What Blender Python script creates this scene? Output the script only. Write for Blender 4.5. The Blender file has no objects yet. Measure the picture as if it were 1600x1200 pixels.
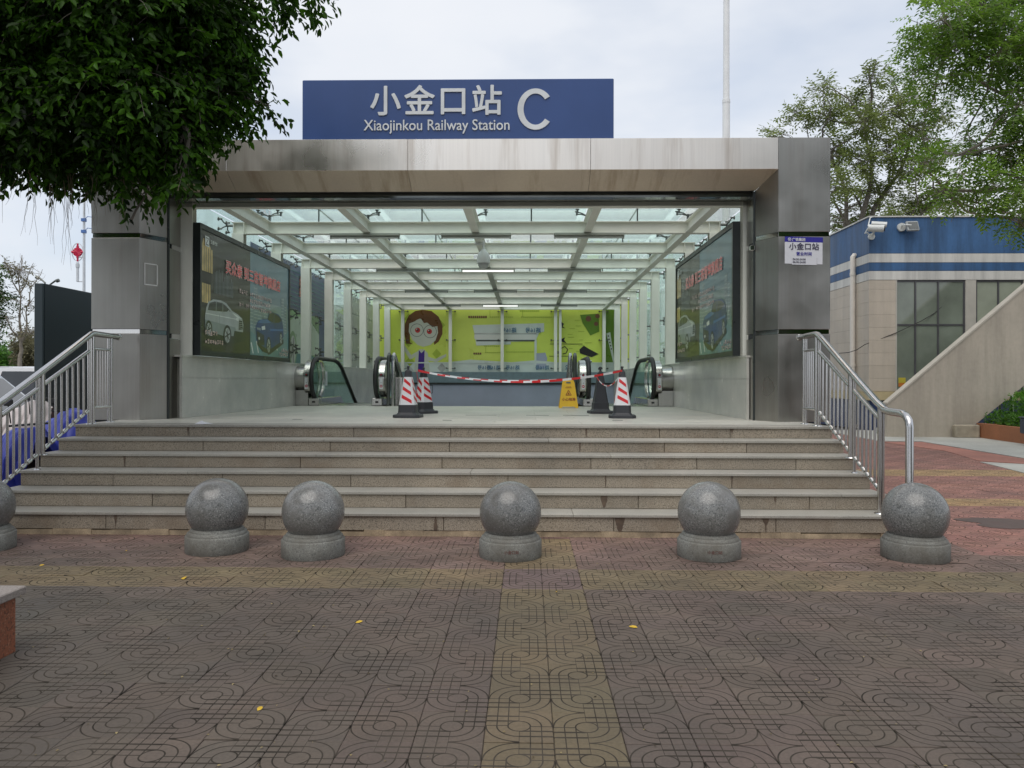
import bpy, math, random
import numpy as np
from mathutils import Vector, Matrix
sc = bpy.context.scene
COL = sc.collection
R = math.radians
random.seed(7)

# ------------------------------------------------------------------ camera, sky, light, exposure
EYE = 1.55
YAW = math.atan(23 / 1200)
cam_data = bpy.data.cameras.new('camera')
cam = bpy.data.objects.new('camera', cam_data)
COL.objects.link(cam)
cam_data.sensor_width = 36.0
cam_data.lens = 27.0
cam_data.shift_y = -6 / 1600
cam_data.clip_start = 0.05
cam_data.clip_end = 2000
cam.matrix_world = Matrix.Translation((0, 0, EYE)) @ Matrix.Rotation(YAW, 4, 'Z') @ Matrix.Rotation(R(90), 4, 'X') @ Matrix.Rotation(0.0018, 4, 'Z')
sc.camera = cam

SUN_EL, SUN_AZ = R(62), R(200)      # azimuth clockwise from +Y
world = bpy.data.worlds.new("World")
sc.world = world
world.use_nodes = True
wt = world.node_tree
wt.nodes.clear()
wo = wt.nodes.new('ShaderNodeOutputWorld')
sky = wt.nodes.new('ShaderNodeTexSky')
sky.sky_type = 'NISHITA'
sky.sun_disc = False
sky.sun_elevation = SUN_EL
sky.sun_rotation = SUN_AZ
sky.air_density = 1.0
sky.dust_density = 2.0
bg_sky = wt.nodes.new('ShaderNodeBackground')
bg_sky.inputs['Strength'].default_value = 0.15
wt.links.new(sky.outputs[0], bg_sky.inputs['Color'])
bg_cl = wt.nodes.new('ShaderNodeBackground')
bg_cl.inputs['Strength'].default_value = 0.95
tc = wt.nodes.new('ShaderNodeTexCoord')
mp = wt.nodes.new('ShaderNodeMapping')
mp.inputs['Scale'].default_value = (1.3, 1.3, 3.2)
mp.inputs['Location'].default_value = (2.3, 0.4, 0.1)
wt.links.new(tc.outputs['Generated'], mp.inputs['Vector'])
nz = wt.nodes.new('ShaderNodeTexNoise')
nz.inputs['Scale'].default_value = 1.6
nz.inputs['Detail'].default_value = 5
nz.inputs['Roughness'].default_value = 0.5
wt.links.new(mp.outputs[0], nz.inputs['Vector'])
cr = wt.nodes.new('ShaderNodeValToRGB')
cr.color_ramp.elements[0].position = 0.34
cr.color_ramp.elements[0].color = (0.64, 0.64, 0.64, 1)
cr.color_ramp.elements[1].position = 0.56
cr.color_ramp.elements[1].color = (0.97, 0.97, 0.97, 1)
wt.links.new(nz.outputs['Fac'], cr.inputs['Fac'])
cc = wt.nodes.new('ShaderNodeValToRGB')
cc.color_ramp.elements[0].position = 0.3
cc.color_ramp.elements[0].color = (0.70, 0.75, 0.83, 1)
cc.color_ramp.elements[1].position = 0.7
cc.color_ramp.elements[1].color = (0.83, 0.85, 0.89, 1)
wt.links.new(nz.outputs['Fac'], cc.inputs['Fac'])
wt.links.new(cc.outputs[0], bg_cl.inputs['Color'])
ms = wt.nodes.new('ShaderNodeMixShader')
wt.links.new(cr.outputs[0], ms.inputs[0])
wt.links.new(bg_sky.outputs[0], ms.inputs[1])
wt.links.new(bg_cl.outputs[0], ms.inputs[2])
wt.links.new(ms.outputs[0], wo.inputs['Surface'])

sun_data = bpy.data.lights.new('sun', 'SUN')
sun_data.energy = 1.4
sun_data.angle = R(50)
sun_data.color = (1.0, 0.95, 0.88)
sun = bpy.data.objects.new('sun', sun_data)
COL.objects.link(sun)
sdir = Vector((math.sin(SUN_AZ) * math.cos(SUN_EL), math.cos(SUN_AZ) * math.cos(SUN_EL), math.sin(SUN_EL)))
sun.rotation_euler = (-sdir).to_track_quat('-Z', 'Y').to_euler()

sc.view_settings.view_transform = 'Standard'
sc.view_settings.look = 'None'
sc.view_settings.gamma = 1.0
sc.view_settings.exposure = 0.2
sc.view_settings.use_curve_mapping = False
sc.cycles.max_bounces = 10
sc.cycles.diffuse_bounces = 4
sc.cycles.glossy_bounces = 4
sc.cycles.transparent_max_bounces = 24


def at(px, py, D):
    """a point D metres from the camera plane, seen at a pixel of the 1600x1200 photograph"""
    xc = (px - 800) / 1200 * D
    t = math.tan(YAW)
    return Vector((xc - t * D, D + t * xc, EYE + (594 - py) / 1200 * D))


# ------------------------------------------------------------------ materials
MATS = {}


def _nodes(name):
    m = bpy.data.materials.new(name)
    m.use_nodes = True
    nt = m.node_tree
    return m, nt, nt.nodes['Principled BSDF']


def _coords(nt, scale=(1, 1, 1), kind='Object'):
    tc = nt.nodes.new('ShaderNodeTexCoord')
    mp = nt.nodes.new('ShaderNodeMapping')
    mp.inputs['Scale'].default_value = scale
    nt.links.new(tc.outputs[kind], mp.inputs['Vector'])
    return mp.outputs[0]


def _noise(nt, vec, scale, detail=4, rough=0.55):
    n = nt.nodes.new('ShaderNodeTexNoise')
    n.inputs['Scale'].default_value = scale
    n.inputs['Detail'].default_value = detail
    n.inputs['Roughness'].default_value = rough
    nt.links.new(vec, n.inputs['Vector'])
    return n.outputs['Fac']


def _ramp(nt, fac, p0, c0, p1, c1):
    r = nt.nodes.new('ShaderNodeValToRGB')
    e = r.color_ramp.elements
    e[0].position, e[1].position = p0, p1
    e[0].color = (*c0, 1) if len(c0) == 3 else c0
    e[1].color = (*c1, 1) if len(c1) == 3 else c1
    nt.links.new(fac, r.inputs['Fac'])
    return r.outputs['Color']


def _mixc(nt, fac, a, b, mode='MIX'):
    m = nt.nodes.new('ShaderNodeMix')
    m.data_type = 'RGBA'
    m.blend_type = mode
    if isinstance(fac, (int, float)):
        m.inputs[0].default_value = fac
    else:
        nt.links.new(fac, m.inputs[0])
    for s, v in ((6, a), (7, b)):
        if isinstance(v, (tuple, list)):
            m.inputs[s].default_value = (*v[:3], 1)
        else:
            nt.links.new(v, m.inputs[s])
    return m.outputs[2]


def _math(nt, op, a, b=None, c=None):
    m = nt.nodes.new('ShaderNodeMath')
    m.operation = op
    for i, v in enumerate((a, b, c)):
        if v is None:
            continue
        if isinstance(v, (int, float)):
            m.inputs[i].default_value = v
        else:
            nt.links.new(v, m.inputs[i])
    return m.outputs[0]


def _randval(nt, amount):
    oi = nt.nodes.new('ShaderNodeObjectInfo')
    return _math(nt, 'MULTIPLY_ADD', oi.outputs['Random'], 2 * amount, 1 - amount)


def _scale(nt, col, val):
    v = nt.nodes.new('ShaderNodeVectorMath')
    v.operation = 'SCALE'
    nt.links.new(col, v.inputs[0])
    if isinstance(val, (int, float)):
        v.inputs['Scale'].default_value = val
    else:
        nt.links.new(val, v.inputs['Scale'])
    return v.outputs[0]


def _bump(nt, bs, h, strength, dist=0.01):
    b = nt.nodes.new('ShaderNodeBump')
    b.inputs['Strength'].default_value = strength
    b.inputs['Distance'].default_value = dist
    nt.links.new(h, b.inputs['Height'])
    nt.links.new(b.outputs[0], bs.inputs['Normal'])


def plain(name, col, rough=0.5, metal=0.0, var=0.12, scale=3.0, bump=0.0, rnd=0.0, coat=0.0, stretch=(1, 1, 1), fine=0.0, streak=0.0):
    if name in MATS:
        return MATS[name]
    m, nt, bs = _nodes(name)
    vec = _coords(nt, stretch)
    f = _noise(nt, vec, scale, 5)
    lo = tuple(c * (1 - var) for c in col)
    hi = tuple(min(1, c * (1 + var)) for c in col)
    c = _ramp(nt, f, 0.3, lo, 0.7, hi)
    if fine:
        f2 = _noise(nt, vec, scale * 18, 2)
        c = _mixc(nt, 1.0, c, _ramp(nt, f2, 0.3, (1 - fine,) * 3, 0.7, (1, 1, 1)), 'MULTIPLY')
    if streak:
        g = nt.nodes.new('ShaderNodeNewGeometry')
        sm = nt.nodes.new('ShaderNodeMapping')
        sm.inputs['Scale'].default_value = (2.6, 2.6, 0.22)
        nt.links.new(g.outputs['Position'], sm.inputs['Vector'])
        f3 = _noise(nt, sm.outputs[0], 1.0, 8, 0.7)
        c = _mixc(nt, 1.0, c, _ramp(nt, f3, 0.38, (1 - streak, 1 - streak, 1 - streak), 0.6, (1 + streak * .3,) * 3), 'MULTIPLY')
    if rnd:
        c = _scale(nt, c, _randval(nt, rnd))
    nt.links.new(c, bs.inputs['Base Color'])
    bs.inputs['Metallic'].default_value = metal
    rr = _ramp(nt, f, 0.3, (max(0.03, rough * 0.85),) * 3, 0.7, (min(1, rough * 1.15),) * 3)
    nt.links.new(rr, bs.inputs['Roughness'])
    if coat:
        bs.inputs['Coat Weight'].default_value = coat
        bs.inputs['Coat Roughness'].default_value = 0.05
    if bump:
        _bump(nt, bs, f, bump, 0.02)
    MATS[name] = m
    return m


def granite(name, base, speck, light, rough=0.6, scale=140, rnd=0.08, stain=None, bump=0.15, stain_pos=(0.5, 0.75)):
    m, nt, bs = _nodes(name)
    vec = _coords(nt)
    f = _noise(nt, vec, scale, 2, 0.7)
    c = _ramp(nt, f, 0.36, speck, 0.5, base)
    f2 = _noise(nt, vec, scale * 1.7, 1, 0.5)
    c = _mixc(nt, _ramp(nt, f2, 0.58, (0, 0, 0), 0.68, (0.8, 0.8, 0.8)), c, light)
    big = _noise(nt, vec, 1.3, 6, 0.65)
    c = _mixc(nt, 1.0, c, _ramp(nt, big, 0.3, (0.78, 0.78, 0.78), 0.7, (1.08, 1.06, 1.04)), 'MULTIPLY')
    if stain:
        g = nt.nodes.new('ShaderNodeNewGeometry')
        f3 = _noise(nt, g.outputs['Position'], 1.9, 7, 0.7)
        c = _mixc(nt, _ramp(nt, f3, stain_pos[0], (0, 0, 0), stain_pos[1], (0.85, 0.85, 0.85)), c, stain)
    c = _scale(nt, c, _randval(nt, rnd))
    nt.links.new(c, bs.inputs['Base Color'])
    nt.links.new(_ramp(nt, big, 0.3, (rough * 0.8,) * 3, 0.7, (min(1, rough * 1.15),) * 3), bs.inputs['Roughness'])
    if bump:
        _bump(nt, bs, f, bump, 0.003)
    MATS[name] = m
    return m


def stainless(name, base=(0.56, 0.55, 0.53), rough=0.3, stain=(0.28, 0.21, 0.15), stain_amt=0.5, smear=0.25, rnd=0.05, stretch=(3.5, 3.5, 0.25)):
    m, nt, bs = _nodes(name)
    g = nt.nodes.new('ShaderNodeNewGeometry')
    mp = nt.nodes.new('ShaderNodeMapping')
    mp.inputs['Scale'].default_value = stretch
    nt.links.new(g.outputs['Position'], mp.inputs['Vector'])
    streak = _noise(nt, mp.outputs[0], 1.0, 5, 0.65)
    blot = _noise(nt, g.outputs['Position'], 1.3, 3, 0.5)
    grain_mp = nt.nodes.new('ShaderNodeMapping')
    grain_mp.inputs['Scale'].default_value = (45, 45, 0.8)
    nt.links.new(g.outputs['Position'], grain_mp.inputs['Vector'])
    grain = _noise(nt, grain_mp.outputs[0], 1.0, 2, 0.5)
    c = _mixc(nt, _ramp(nt, streak, 0.52, (0, 0, 0), 0.72, (stain_amt,) * 3), base, stain)
    c = _mixc(nt, _ramp(nt, blot, 0.5, (0, 0, 0), 0.72, (smear,) * 3), c, (0.75, 0.75, 0.74))
    c = _mixc(nt, 1.0, c, _ramp(nt, grain, 0.3, (0.94, 0.94, 0.94), 0.7, (1.0, 1.0, 1.0)), 'MULTIPLY')
    c = _scale(nt, c, _randval(nt, rnd))
    nt.links.new(c, bs.inputs['Base Color'])
    bs.inputs['Metallic'].default_value = 1.0
    r = _ramp(nt, blot, 0.3, (rough * 0.85,) * 3, 0.75, (rough * 1.5,) * 3)
    nt.links.new(r, bs.inputs['Roughness'])
    dent = _noise(nt, g.outputs['Position'], 0.9, 1, 0.3)
    _bump(nt, bs, dent, 0.22, 0.05)
    MATS[name] = m
    return m


def glass_mat(name, tint=(0.78, 0.92, 0.88), dirt=0.12, dirt_col=(0.55, 0.66, 0.62), ior=1.45, rough=0.03):
    m = bpy.data.materials.new(name)
    m.use_nodes = True
    nt = m.node_tree
    nt.nodes.clear()
    out = nt.nodes.new('ShaderNodeOutputMaterial')
    tr = nt.nodes.new('ShaderNodeBsdfTransparent')
    tr.inputs[0].default_value = (*tint, 1)
    gl = nt.nodes.new('ShaderNodeBsdfGlossy')
    gl.inputs['Roughness'].default_value = rough
    gl.inputs[0].default_value = (0.9, 1.0, 0.97, 1)
    lw = nt.nodes.new('ShaderNodeLayerWeight')
    lw.inputs['Blend'].default_value = 0.5
    r0 = ((ior - 1) / (ior + 1)) ** 2
    fr = _math(nt, 'MULTIPLY_ADD', _math(nt, 'POWER', lw.outputs['Facing'], 5.0), 1 - r0, r0)
    m1 = nt.nodes.new('ShaderNodeMixShader')
    nt.links.new(fr, m1.inputs[0])
    nt.links.new(tr.outputs[0], m1.inputs[1])
    nt.links.new(gl.outputs[0], m1.inputs[2])
    df = nt.nodes.new('ShaderNodeBsdfDiffuse')
    df.inputs[0].default_value = (*dirt_col, 1)
    tl = nt.nodes.new('ShaderNodeBsdfTranslucent')
    tl.inputs[0].default_value = (*dirt_col, 1)
    m2 = nt.nodes.new('ShaderNodeMixShader')
    m2.inputs[0].default_value = 0.6
    nt.links.new(df.outputs[0], m2.inputs[1])
    nt.links.new(tl.outputs[0], m2.inputs[2])
    g = nt.nodes.new('ShaderNodeNewGeometry')
    f = _noise(nt, g.outputs['Position'], 1.4, 6, 0.65)
    rc = _ramp(nt, f, 0.3, (dirt * 0.5,) * 3, 0.75, (min(1, dirt * 1.7),) * 3)
    m3 = nt.nodes.new('ShaderNodeMixShader')
    nt.links.new(rc, m3.inputs[0])
    nt.links.new(m1.outputs[0], m3.inputs[1])
    nt.links.new(m2.outputs[0], m3.inputs[2])
    nt.links.new(m3.outputs[0], out.inputs['Surface'])
    MATS[name] = m
    return m


def leaf_mat(name, dark, light, trans=0.35, rough=0.38, spec=0.4):
    m, nt, bs = _nodes(name)
    bs.inputs['Specular IOR Level'].default_value = spec
    a = nt.nodes.new('ShaderNodeAttribute')
    a.attribute_name = 'tint'
    c = _ramp(nt, a.outputs['Fac'], 0.0, dark, 1.0, light)
    nt.links.new(c, bs.inputs['Base Color'])
    bs.inputs['Roughness'].default_value = rough
    tl = nt.nodes.new('ShaderNodeBsdfTranslucent')
    nt.links.new(_scale(nt, c, 1.5), tl.inputs[0])
    mx = nt.nodes.new('ShaderNodeMixShader')
    mx.inputs[0].default_value = trans
    nt.links.new(bs.outputs[0], mx.inputs[1])
    nt.links.new(tl.outputs[0], mx.inputs[2])
    nt.links.new(mx.outputs[0], nt.nodes['Material Output'].inputs['Surface'])
    MATS[name] = m
    return m


def emit_mat(name, col, s):
    m, nt, bs = _nodes(name)
    bs.inputs['Base Color'].default_value = (*col, 1)
    bs.inputs['Emission Color'].default_value = (*col, 1)
    bs.inputs['Emission Strength'].default_value = s
    MATS[name] = m
    return m


def paver_mat(name, use_attr):
    """pressed concrete tile: grooves of quarter circles and a small grid, read from the tile's own UV square"""
    m, nt, bs = _nodes(name)
    uv = nt.nodes.new('ShaderNodeUVMap')
    uv.uv_map = 'UVMap'
    sp = nt.nodes.new('ShaderNodeSeparateXYZ')
    nt.links.new(uv.outputs[0], sp.inputs[0])
    px = _math(nt, 'SUBTRACT', sp.outputs[0], 0.5)
    py = _math(nt, 'SUBTRACT', sp.outputs[1], 0.5)
    ax = _math(nt, 'ABSOLUTE', px)
    ay = _math(nt, 'ABSOLUTE', py)
    star = _math(nt, 'GREATER_THAN', _math(nt, 'MULTIPLY', px, py), 0.0)
    r = _math(nt, 'SQRT', _math(nt, 'ADD', _math(nt, 'MULTIPLY', px, px), _math(nt, 'MULTIPLY', py, py)))

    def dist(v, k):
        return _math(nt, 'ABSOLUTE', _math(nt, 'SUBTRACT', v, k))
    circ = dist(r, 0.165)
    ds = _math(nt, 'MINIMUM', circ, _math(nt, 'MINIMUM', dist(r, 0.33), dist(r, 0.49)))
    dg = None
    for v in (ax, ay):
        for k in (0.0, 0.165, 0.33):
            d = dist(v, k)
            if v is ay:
                d = _math(nt, 'MULTIPLY', d, 0.55)  # cross grooves widened: their depth shade is put into the dark dirt lines
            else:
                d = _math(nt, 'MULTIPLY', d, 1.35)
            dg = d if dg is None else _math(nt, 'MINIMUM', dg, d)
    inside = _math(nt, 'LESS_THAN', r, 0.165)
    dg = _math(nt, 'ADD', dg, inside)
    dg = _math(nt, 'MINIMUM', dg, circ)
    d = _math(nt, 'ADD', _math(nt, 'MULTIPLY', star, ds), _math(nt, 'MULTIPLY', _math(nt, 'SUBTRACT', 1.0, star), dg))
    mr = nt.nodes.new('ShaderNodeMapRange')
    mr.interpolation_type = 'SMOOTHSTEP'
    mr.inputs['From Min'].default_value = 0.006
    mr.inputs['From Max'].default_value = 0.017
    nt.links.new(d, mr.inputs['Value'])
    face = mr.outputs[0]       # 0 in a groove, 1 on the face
    g = nt.nodes.new('ShaderNodeNewGeometry')
    if use_attr:
        a = nt.nodes.new('ShaderNodeAttribute')
        a.attribute_name = 'tilecol'
        base = a.outputs['Color']
    else:
        oi = nt.nodes.new('ShaderNodeObjectInfo')
        base = oi.outputs['Color']
    wear = _noise(nt, g.outputs['Position'], 1.1, 8, 0.65)
    fine = _noise(nt, g.outputs['Position'], 60, 3, 0.6)
    c = _mixc(nt, 1.0, base, _ramp(nt, wear, 0.32, (0.72, 0.73, 0.74), 0.68, (1.16, 1.12, 1.08)), 'MULTIPLY')
    c = _mixc(nt, 1.0, c, _ramp(nt, fine, 0.3, (0.84, 0.84, 0.84), 0.7, (1.1, 1.1, 1.1)), 'MULTIPLY')
    spots = _noise(nt, g.outputs['Position'], 14, 3, 0.5)
    c = _mixc(nt, _ramp(nt, spots, 0.70, (0, 0, 0), 0.76, (0.5, 0.5, 0.5)), c, (0.045, 0.04, 0.036))
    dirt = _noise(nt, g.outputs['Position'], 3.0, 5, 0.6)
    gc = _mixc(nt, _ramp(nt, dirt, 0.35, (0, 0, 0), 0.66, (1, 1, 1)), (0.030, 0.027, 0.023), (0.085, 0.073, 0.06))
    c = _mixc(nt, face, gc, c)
    nt.links.new(c, bs.inputs['Base Color'])
    nt.links.new(_ramp(nt, wear, 0.3, (0.55,) * 3, 0.7, (0.85,) * 3), bs.inputs['Roughness'])
    h = _math(nt, 'MULTIPLY_ADD', fine, 0.12, face)
    _bump(nt, bs, h, 0.35, 0.003)
    nt.links.new(_math(nt, 'MULTIPLY', face, 0.35), bs.inputs['Specular IOR Level'])
    MATS[name] = m
    return m


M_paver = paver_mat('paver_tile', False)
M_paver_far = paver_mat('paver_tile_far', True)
M_grout = plain('joint_sand', (0.09, 0.08, 0.07), 0.9, var=0.3, scale=8)
M_ground = plain('asphalt', (0.10, 0.10, 0.095), 0.9, var=0.25, scale=1.5, fine=0.3)
M_concrete = plain('concrete', (0.42, 0.42, 0.38), 0.85, var=0.16, scale=0.8, fine=0.15)
M_redconc = plain('red_concrete', (0.36, 0.16, 0.12), 0.85, var=0.25, scale=0.7, fine=0.2)
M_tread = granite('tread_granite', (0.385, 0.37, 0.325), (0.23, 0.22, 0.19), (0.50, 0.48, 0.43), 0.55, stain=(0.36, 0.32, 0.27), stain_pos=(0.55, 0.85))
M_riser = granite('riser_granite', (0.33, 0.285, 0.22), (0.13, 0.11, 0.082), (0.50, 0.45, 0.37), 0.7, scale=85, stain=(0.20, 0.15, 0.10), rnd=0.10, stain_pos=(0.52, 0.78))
M_floor = granite('landing_granite', (0.56, 0.55, 0.49), (0.46, 0.45, 0.40), (0.62, 0.61, 0.56), 0.42, scale=120, rnd=0.04, stain=(0.36, 0.35, 0.31), bump=0.03, stain_pos=(0.5, 0.9))
M_wallgran = granite('wall_granite', (0.58, 0.58, 0.53), (0.46, 0.47, 0.43), (0.68, 0.68, 0.63), 0.24, scale=110, rnd=0.03, bump=0.0)
M_ball = granite('bollard_granite', (0.20, 0.205, 0.20), (0.10, 0.105, 0.105), (0.40, 0.41, 0.40), 0.22, scale=62, rnd=0.10, bump=0.05, stain=(0.135, 0.13, 0.12), stain_pos=(0.46, 0.62))
M_ballrough = granite('bollard_granite_sawn', (0.215, 0.22, 0.20), (0.13, 0.135, 0.125), (0.34, 0.34, 0.32), 0.7, scale=62, rnd=0.10, stain=(0.12, 0.11, 0.09), stain_pos=(0.46, 0.66))
M_mortar = plain('mortar', (0.42, 0.33, 0.22), 0.9, var=0.4, scale=5, bump=0.5, fine=0.3)
M_steel = stainless('brushed_steel', (0.84, 0.79, 0.72), 0.30, (0.36, 0.27, 0.19), 0.55)
M_steelcol = stainless('brushed_steel_column', (0.40, 0.39, 0.36), 0.29, (0.25, 0.2, 0.16), 0.35, smear=0.18)
M_mirror = stainless('polished_steel', (0.66, 0.66, 0.65), 0.06, stain_amt=0.1, smear=0.05)
M_tube = stainless('tube_steel', (0.62, 0.61, 0.60), 0.17, stain_amt=0.12, smear=0.1)
M_esc = stainless('escalator_steel', (0.56, 0.55, 0.53), 0.2, stain_amt=0.15, smear=0.1)
M_dark = plain('dark_gap', (0.02, 0.02, 0.018), 0.6)
M_soff = stainless('soffit_steel', (0.56, 0.475, 0.39), 0.42, (0.25, 0.16, 0.09), 0.65, smear=0.08, stretch=(3.5, 0.4, 0.4))
M_white = plain('white_painted_steel', (0.80, 0.81, 0.73), 0.5, var=0.06, scale=2.0, rnd=0.03)
M_glass = glass_mat('roof_glass', (0.925, 0.985, 0.972), 0.08, (0.75, 0.85, 0.82))
M_glass2 = glass_mat('roof_glass_dusty', (0.97, 0.98, 0.97), 0.14, (0.84, 0.84, 0.82))
M_sideglass = glass_mat('side_glass', (0.89, 0.96, 0.925), 0.20, (0.62, 0.74, 0.67))
M_clear = glass_mat('balustrade_glass', (0.72, 0.86, 0.74), 0.06, (0.5, 0.62, 0.5), ior=2.1)
M_black = plain('black_rubber', (0.018, 0.018, 0.018), 0.45)
M_fit = plain('fitting_steel', (0.13, 0.14, 0.13), 0.35, 0.8)
M_blue = plain('blue_sign_paint', (0.026, 0.068, 0.215), 0.35, var=0.10, scale=1.2, stretch=(1, 1, 0.6))
M_sil = plain('silver_letter', (0.66, 0.68, 0.68), 0.35, 0.1)
M_frame = plain('black_frame', (0.028, 0.034, 0.034), 0.3)
M_wallgrey = plain('painted_wall_lilac', (0.33, 0.37, 0.46), 0.7, var=0.1, scale=1.0)
M_wallband = plain('teal_grey_band', (0.16, 0.23, 0.26), 0.6, var=0.12, scale=8)
M_trunk = plain('bark', (0.13, 0.115, 0.095), 0.9, var=0.35, scale=9, bump=0.6)
M_trunk_pale = plain('pale_bark', (0.24, 0.21, 0.17), 0.9, var=0.3, scale=9, bump=0.5)
M_root = plain('aerial_root', (0.22, 0.18, 0.14), 0.9)
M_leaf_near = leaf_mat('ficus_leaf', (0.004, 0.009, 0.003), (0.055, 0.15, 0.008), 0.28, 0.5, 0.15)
M_leaf_right = leaf_mat('pinnate_leaf', (0.065, 0.13, 0.02), (0.21, 0.35, 0.045), 0.45, 0.55)
M_leaf_far = leaf_mat('distant_leaf', (0.10, 0.13, 0.04), (0.23, 0.29, 0.08), 0.4, 0.6)
M_leaf_hedge = leaf_mat('hedge_leaf', (0.035, 0.10, 0.015), (0.13, 0.32, 0.03), 0.35, 0.45)
M_leaf_dry = leaf_mat('sparse_leaf', (0.10, 0.10, 0.06), (0.20, 0.18, 0.09), 0.3, 0.6)


# ------------------------------------------------------------------ mesh building
ORG = {}      # world origin of every object that parents something


def tag(o, label=None, cat=None, group=None, kind=None):
    if label:
        o['label'] = label
    if cat:
        o['category'] = cat
    if group:
        o['group'] = group
    if kind:
        o['kind'] = kind
    return o


def thing(name, label, cat, loc, group=None):
    o = bpy.data.objects.new(name, None)
    COL.objects.link(o)
    o.location = loc
    o.empty_display_size = 0.2
    ORG[o.name] = Vector(loc)
    return tag(o, label, cat, group)


class MB:
    def __init__(self):
        self.v, self.f, self.m = [], [], []

    def add(self, vs, fs, mi=0):
        b = len(self.v)
        self.v += [tuple(p) for p in vs]
        self.f += [tuple(b + i for i in f) for f in fs]
        self.m += [mi] * len(fs)
        return self

    def box(self, x0, x1, y0, y1, z0, z1, mi=0, M=None):
        vs = [(x, y, z) for z in (z0, z1) for y in (y0, y1) for x in (x0, x1)]
        if M is not None:
            vs = [M @ Vector(p) for p in vs]
        return self.add(vs, [(0, 2, 3, 1), (4, 5, 7, 6), (0, 1, 5, 4), (2, 6, 7, 3), (0, 4, 6, 2), (1, 3, 7, 5)], mi)

    def cbox(self, x0, x1, y0, y1, z0, z1, c=0.004, mi=0, M=None):
        """box whose top edges are chamfered"""
        vs = []
        for (z, i) in ((z0, 0), (z1 - c, 0), (z1, c)):
            vs += [(x0 + i, y0 + i, z), (x1 - i, y0 + i, z), (x1 - i, y1 - i, z), (x0 + i, y1 - i, z)]
        if M is not None:
            vs = [M @ Vector(p) for p in vs]
        fs = [(3, 2, 1, 0), (8, 9, 10, 11)]
        for r in (0, 4):
            for k in range(4):
                a, b = r + k, r + (k + 1) % 4
                fs.append((a, b, b + 4, a + 4))
        return self.add(vs, fs, mi)

    def bevbox(self, x0, x1, y0, y1, z0, z1, c=0.01, mi=0, M=None):
        """box with all vertical and top/bottom edges chamfered"""
        vs = []
        for (z, i) in ((z0, c), (z0 + c, 0), (z1 - c, 0), (z1, c)):
            a0, a1, b0, b1 = x0 + i, x1 - i, y0 + i, y1 - i
            vs += [(a0 + c, b0, z), (a1 - c, b0, z), (a1, b0 + c, z), (a1, b1 - c, z), (a1 - c, b1, z), (a0 + c, b1, z), (a0, b1 - c, z), (a0, b0 + c, z)]
        if M is not None:
            vs = [M @ Vector(p) for p in vs]
        fs = [tuple(range(7, -1, -1)), tuple(range(24, 32))]
        for r in (0, 8, 16):
            for k in range(8):
                a, b = r + k, r + (k + 1) % 8
                fs.append((a, b, b + 8, a + 8))
        return self.add(vs, fs, mi)

    def tube(self, pts, r, seg=8, mi=0, cap=True):
        pts = [Vector(p) for p in pts]
        n = len(pts)
        rs = r if isinstance(r, (list, tuple)) else [r] * n
        t0 = (pts[1] - pts[0]).normalized()
        up = Vector((0, 0, 1)) if abs(t0.z) < 0.9 else Vector((1, 0, 0))
        nrm = t0.cross(up).normalized()
        vs, fs = [], []
        for i, p in enumerate(pts):
            if i == 0:
                t = pts[1] - pts[0]
            elif i == n - 1:
                t = pts[-1] - pts[-2]
            else:
                t = (pts[i + 1] - pts[i]).normalized() + (pts[i] - pts[i - 1]).normalized()
            t.normalize()
            nrm = (nrm - t * nrm.dot(t))
            if nrm.length < 1e-5:
                nrm = t.orthogonal()
            nrm.normalize()
            bn = t.cross(nrm)
            for k in range(seg):
                a = 2 * math.pi * k / seg
                vs.append(p + (nrm * math.cos(a) + bn * math.sin(a)) * rs[i])
        for i in range(n - 1):
            for k in range(seg):
                a, b = i * seg + k, i * seg + (k + 1) % seg
                fs.append((a, b, b + seg, a + seg))
        if cap:
            fs.append(tuple(range(seg - 1, -1, -1)))
            fs.append(tuple((n - 1) * seg + k for k in range(seg)))
        return self.add(vs, fs, mi)

    def lathe(self, prof, seg=32, M=None, mi=0, a0=0.0, a1=2 * math.pi):
        full = abs(a1 - a0 - 2 * math.pi) < 1e-6
        cols = seg if full else seg + 1
        vs, fs = [], []
        for (r, z) in prof:
            for k in range(cols):
                a = a0 + (a1 - a0) * k / seg
                vs.append(Vector((r * math.cos(a), r * math.sin(a), z)))
        if M is not None:
            vs = [M @ p for p in vs]
        for i in range(len(prof) - 1):
            for k in range(seg):
                a, b = i * cols + k, i * cols + (k + 1) % cols
                fs.append((a, b, b + cols, a + cols))
        return self.add(vs, fs, mi)

    def prism(self, poly, vec, mi=0):
        """poly: 3D points of one face; vec: extrusion"""
        n = len(poly)
        vec = Vector(vec)
        vs = [Vector(p) for p in poly] + [Vector(p) + vec for p in poly]
        fs = [tuple(range(n - 1, -1, -1)), tuple(range(n, 2 * n))]
        for k in range(n):
            j = (k + 1) % n
            fs.append((k, j, j + n, k + n))
        return self.add(vs, fs, mi)

    def slab(self, p0, p1, p2, p3, t, mi=0):
        """thin plate: quad face with thickness t behind it"""
        a, b, c = Vector(p0), Vector(p1), Vector(p3)
        n = (b - a).cross(c - a).normalized()
        return self.prism([p0, p1, p2, p3], -n * t, mi)

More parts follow.
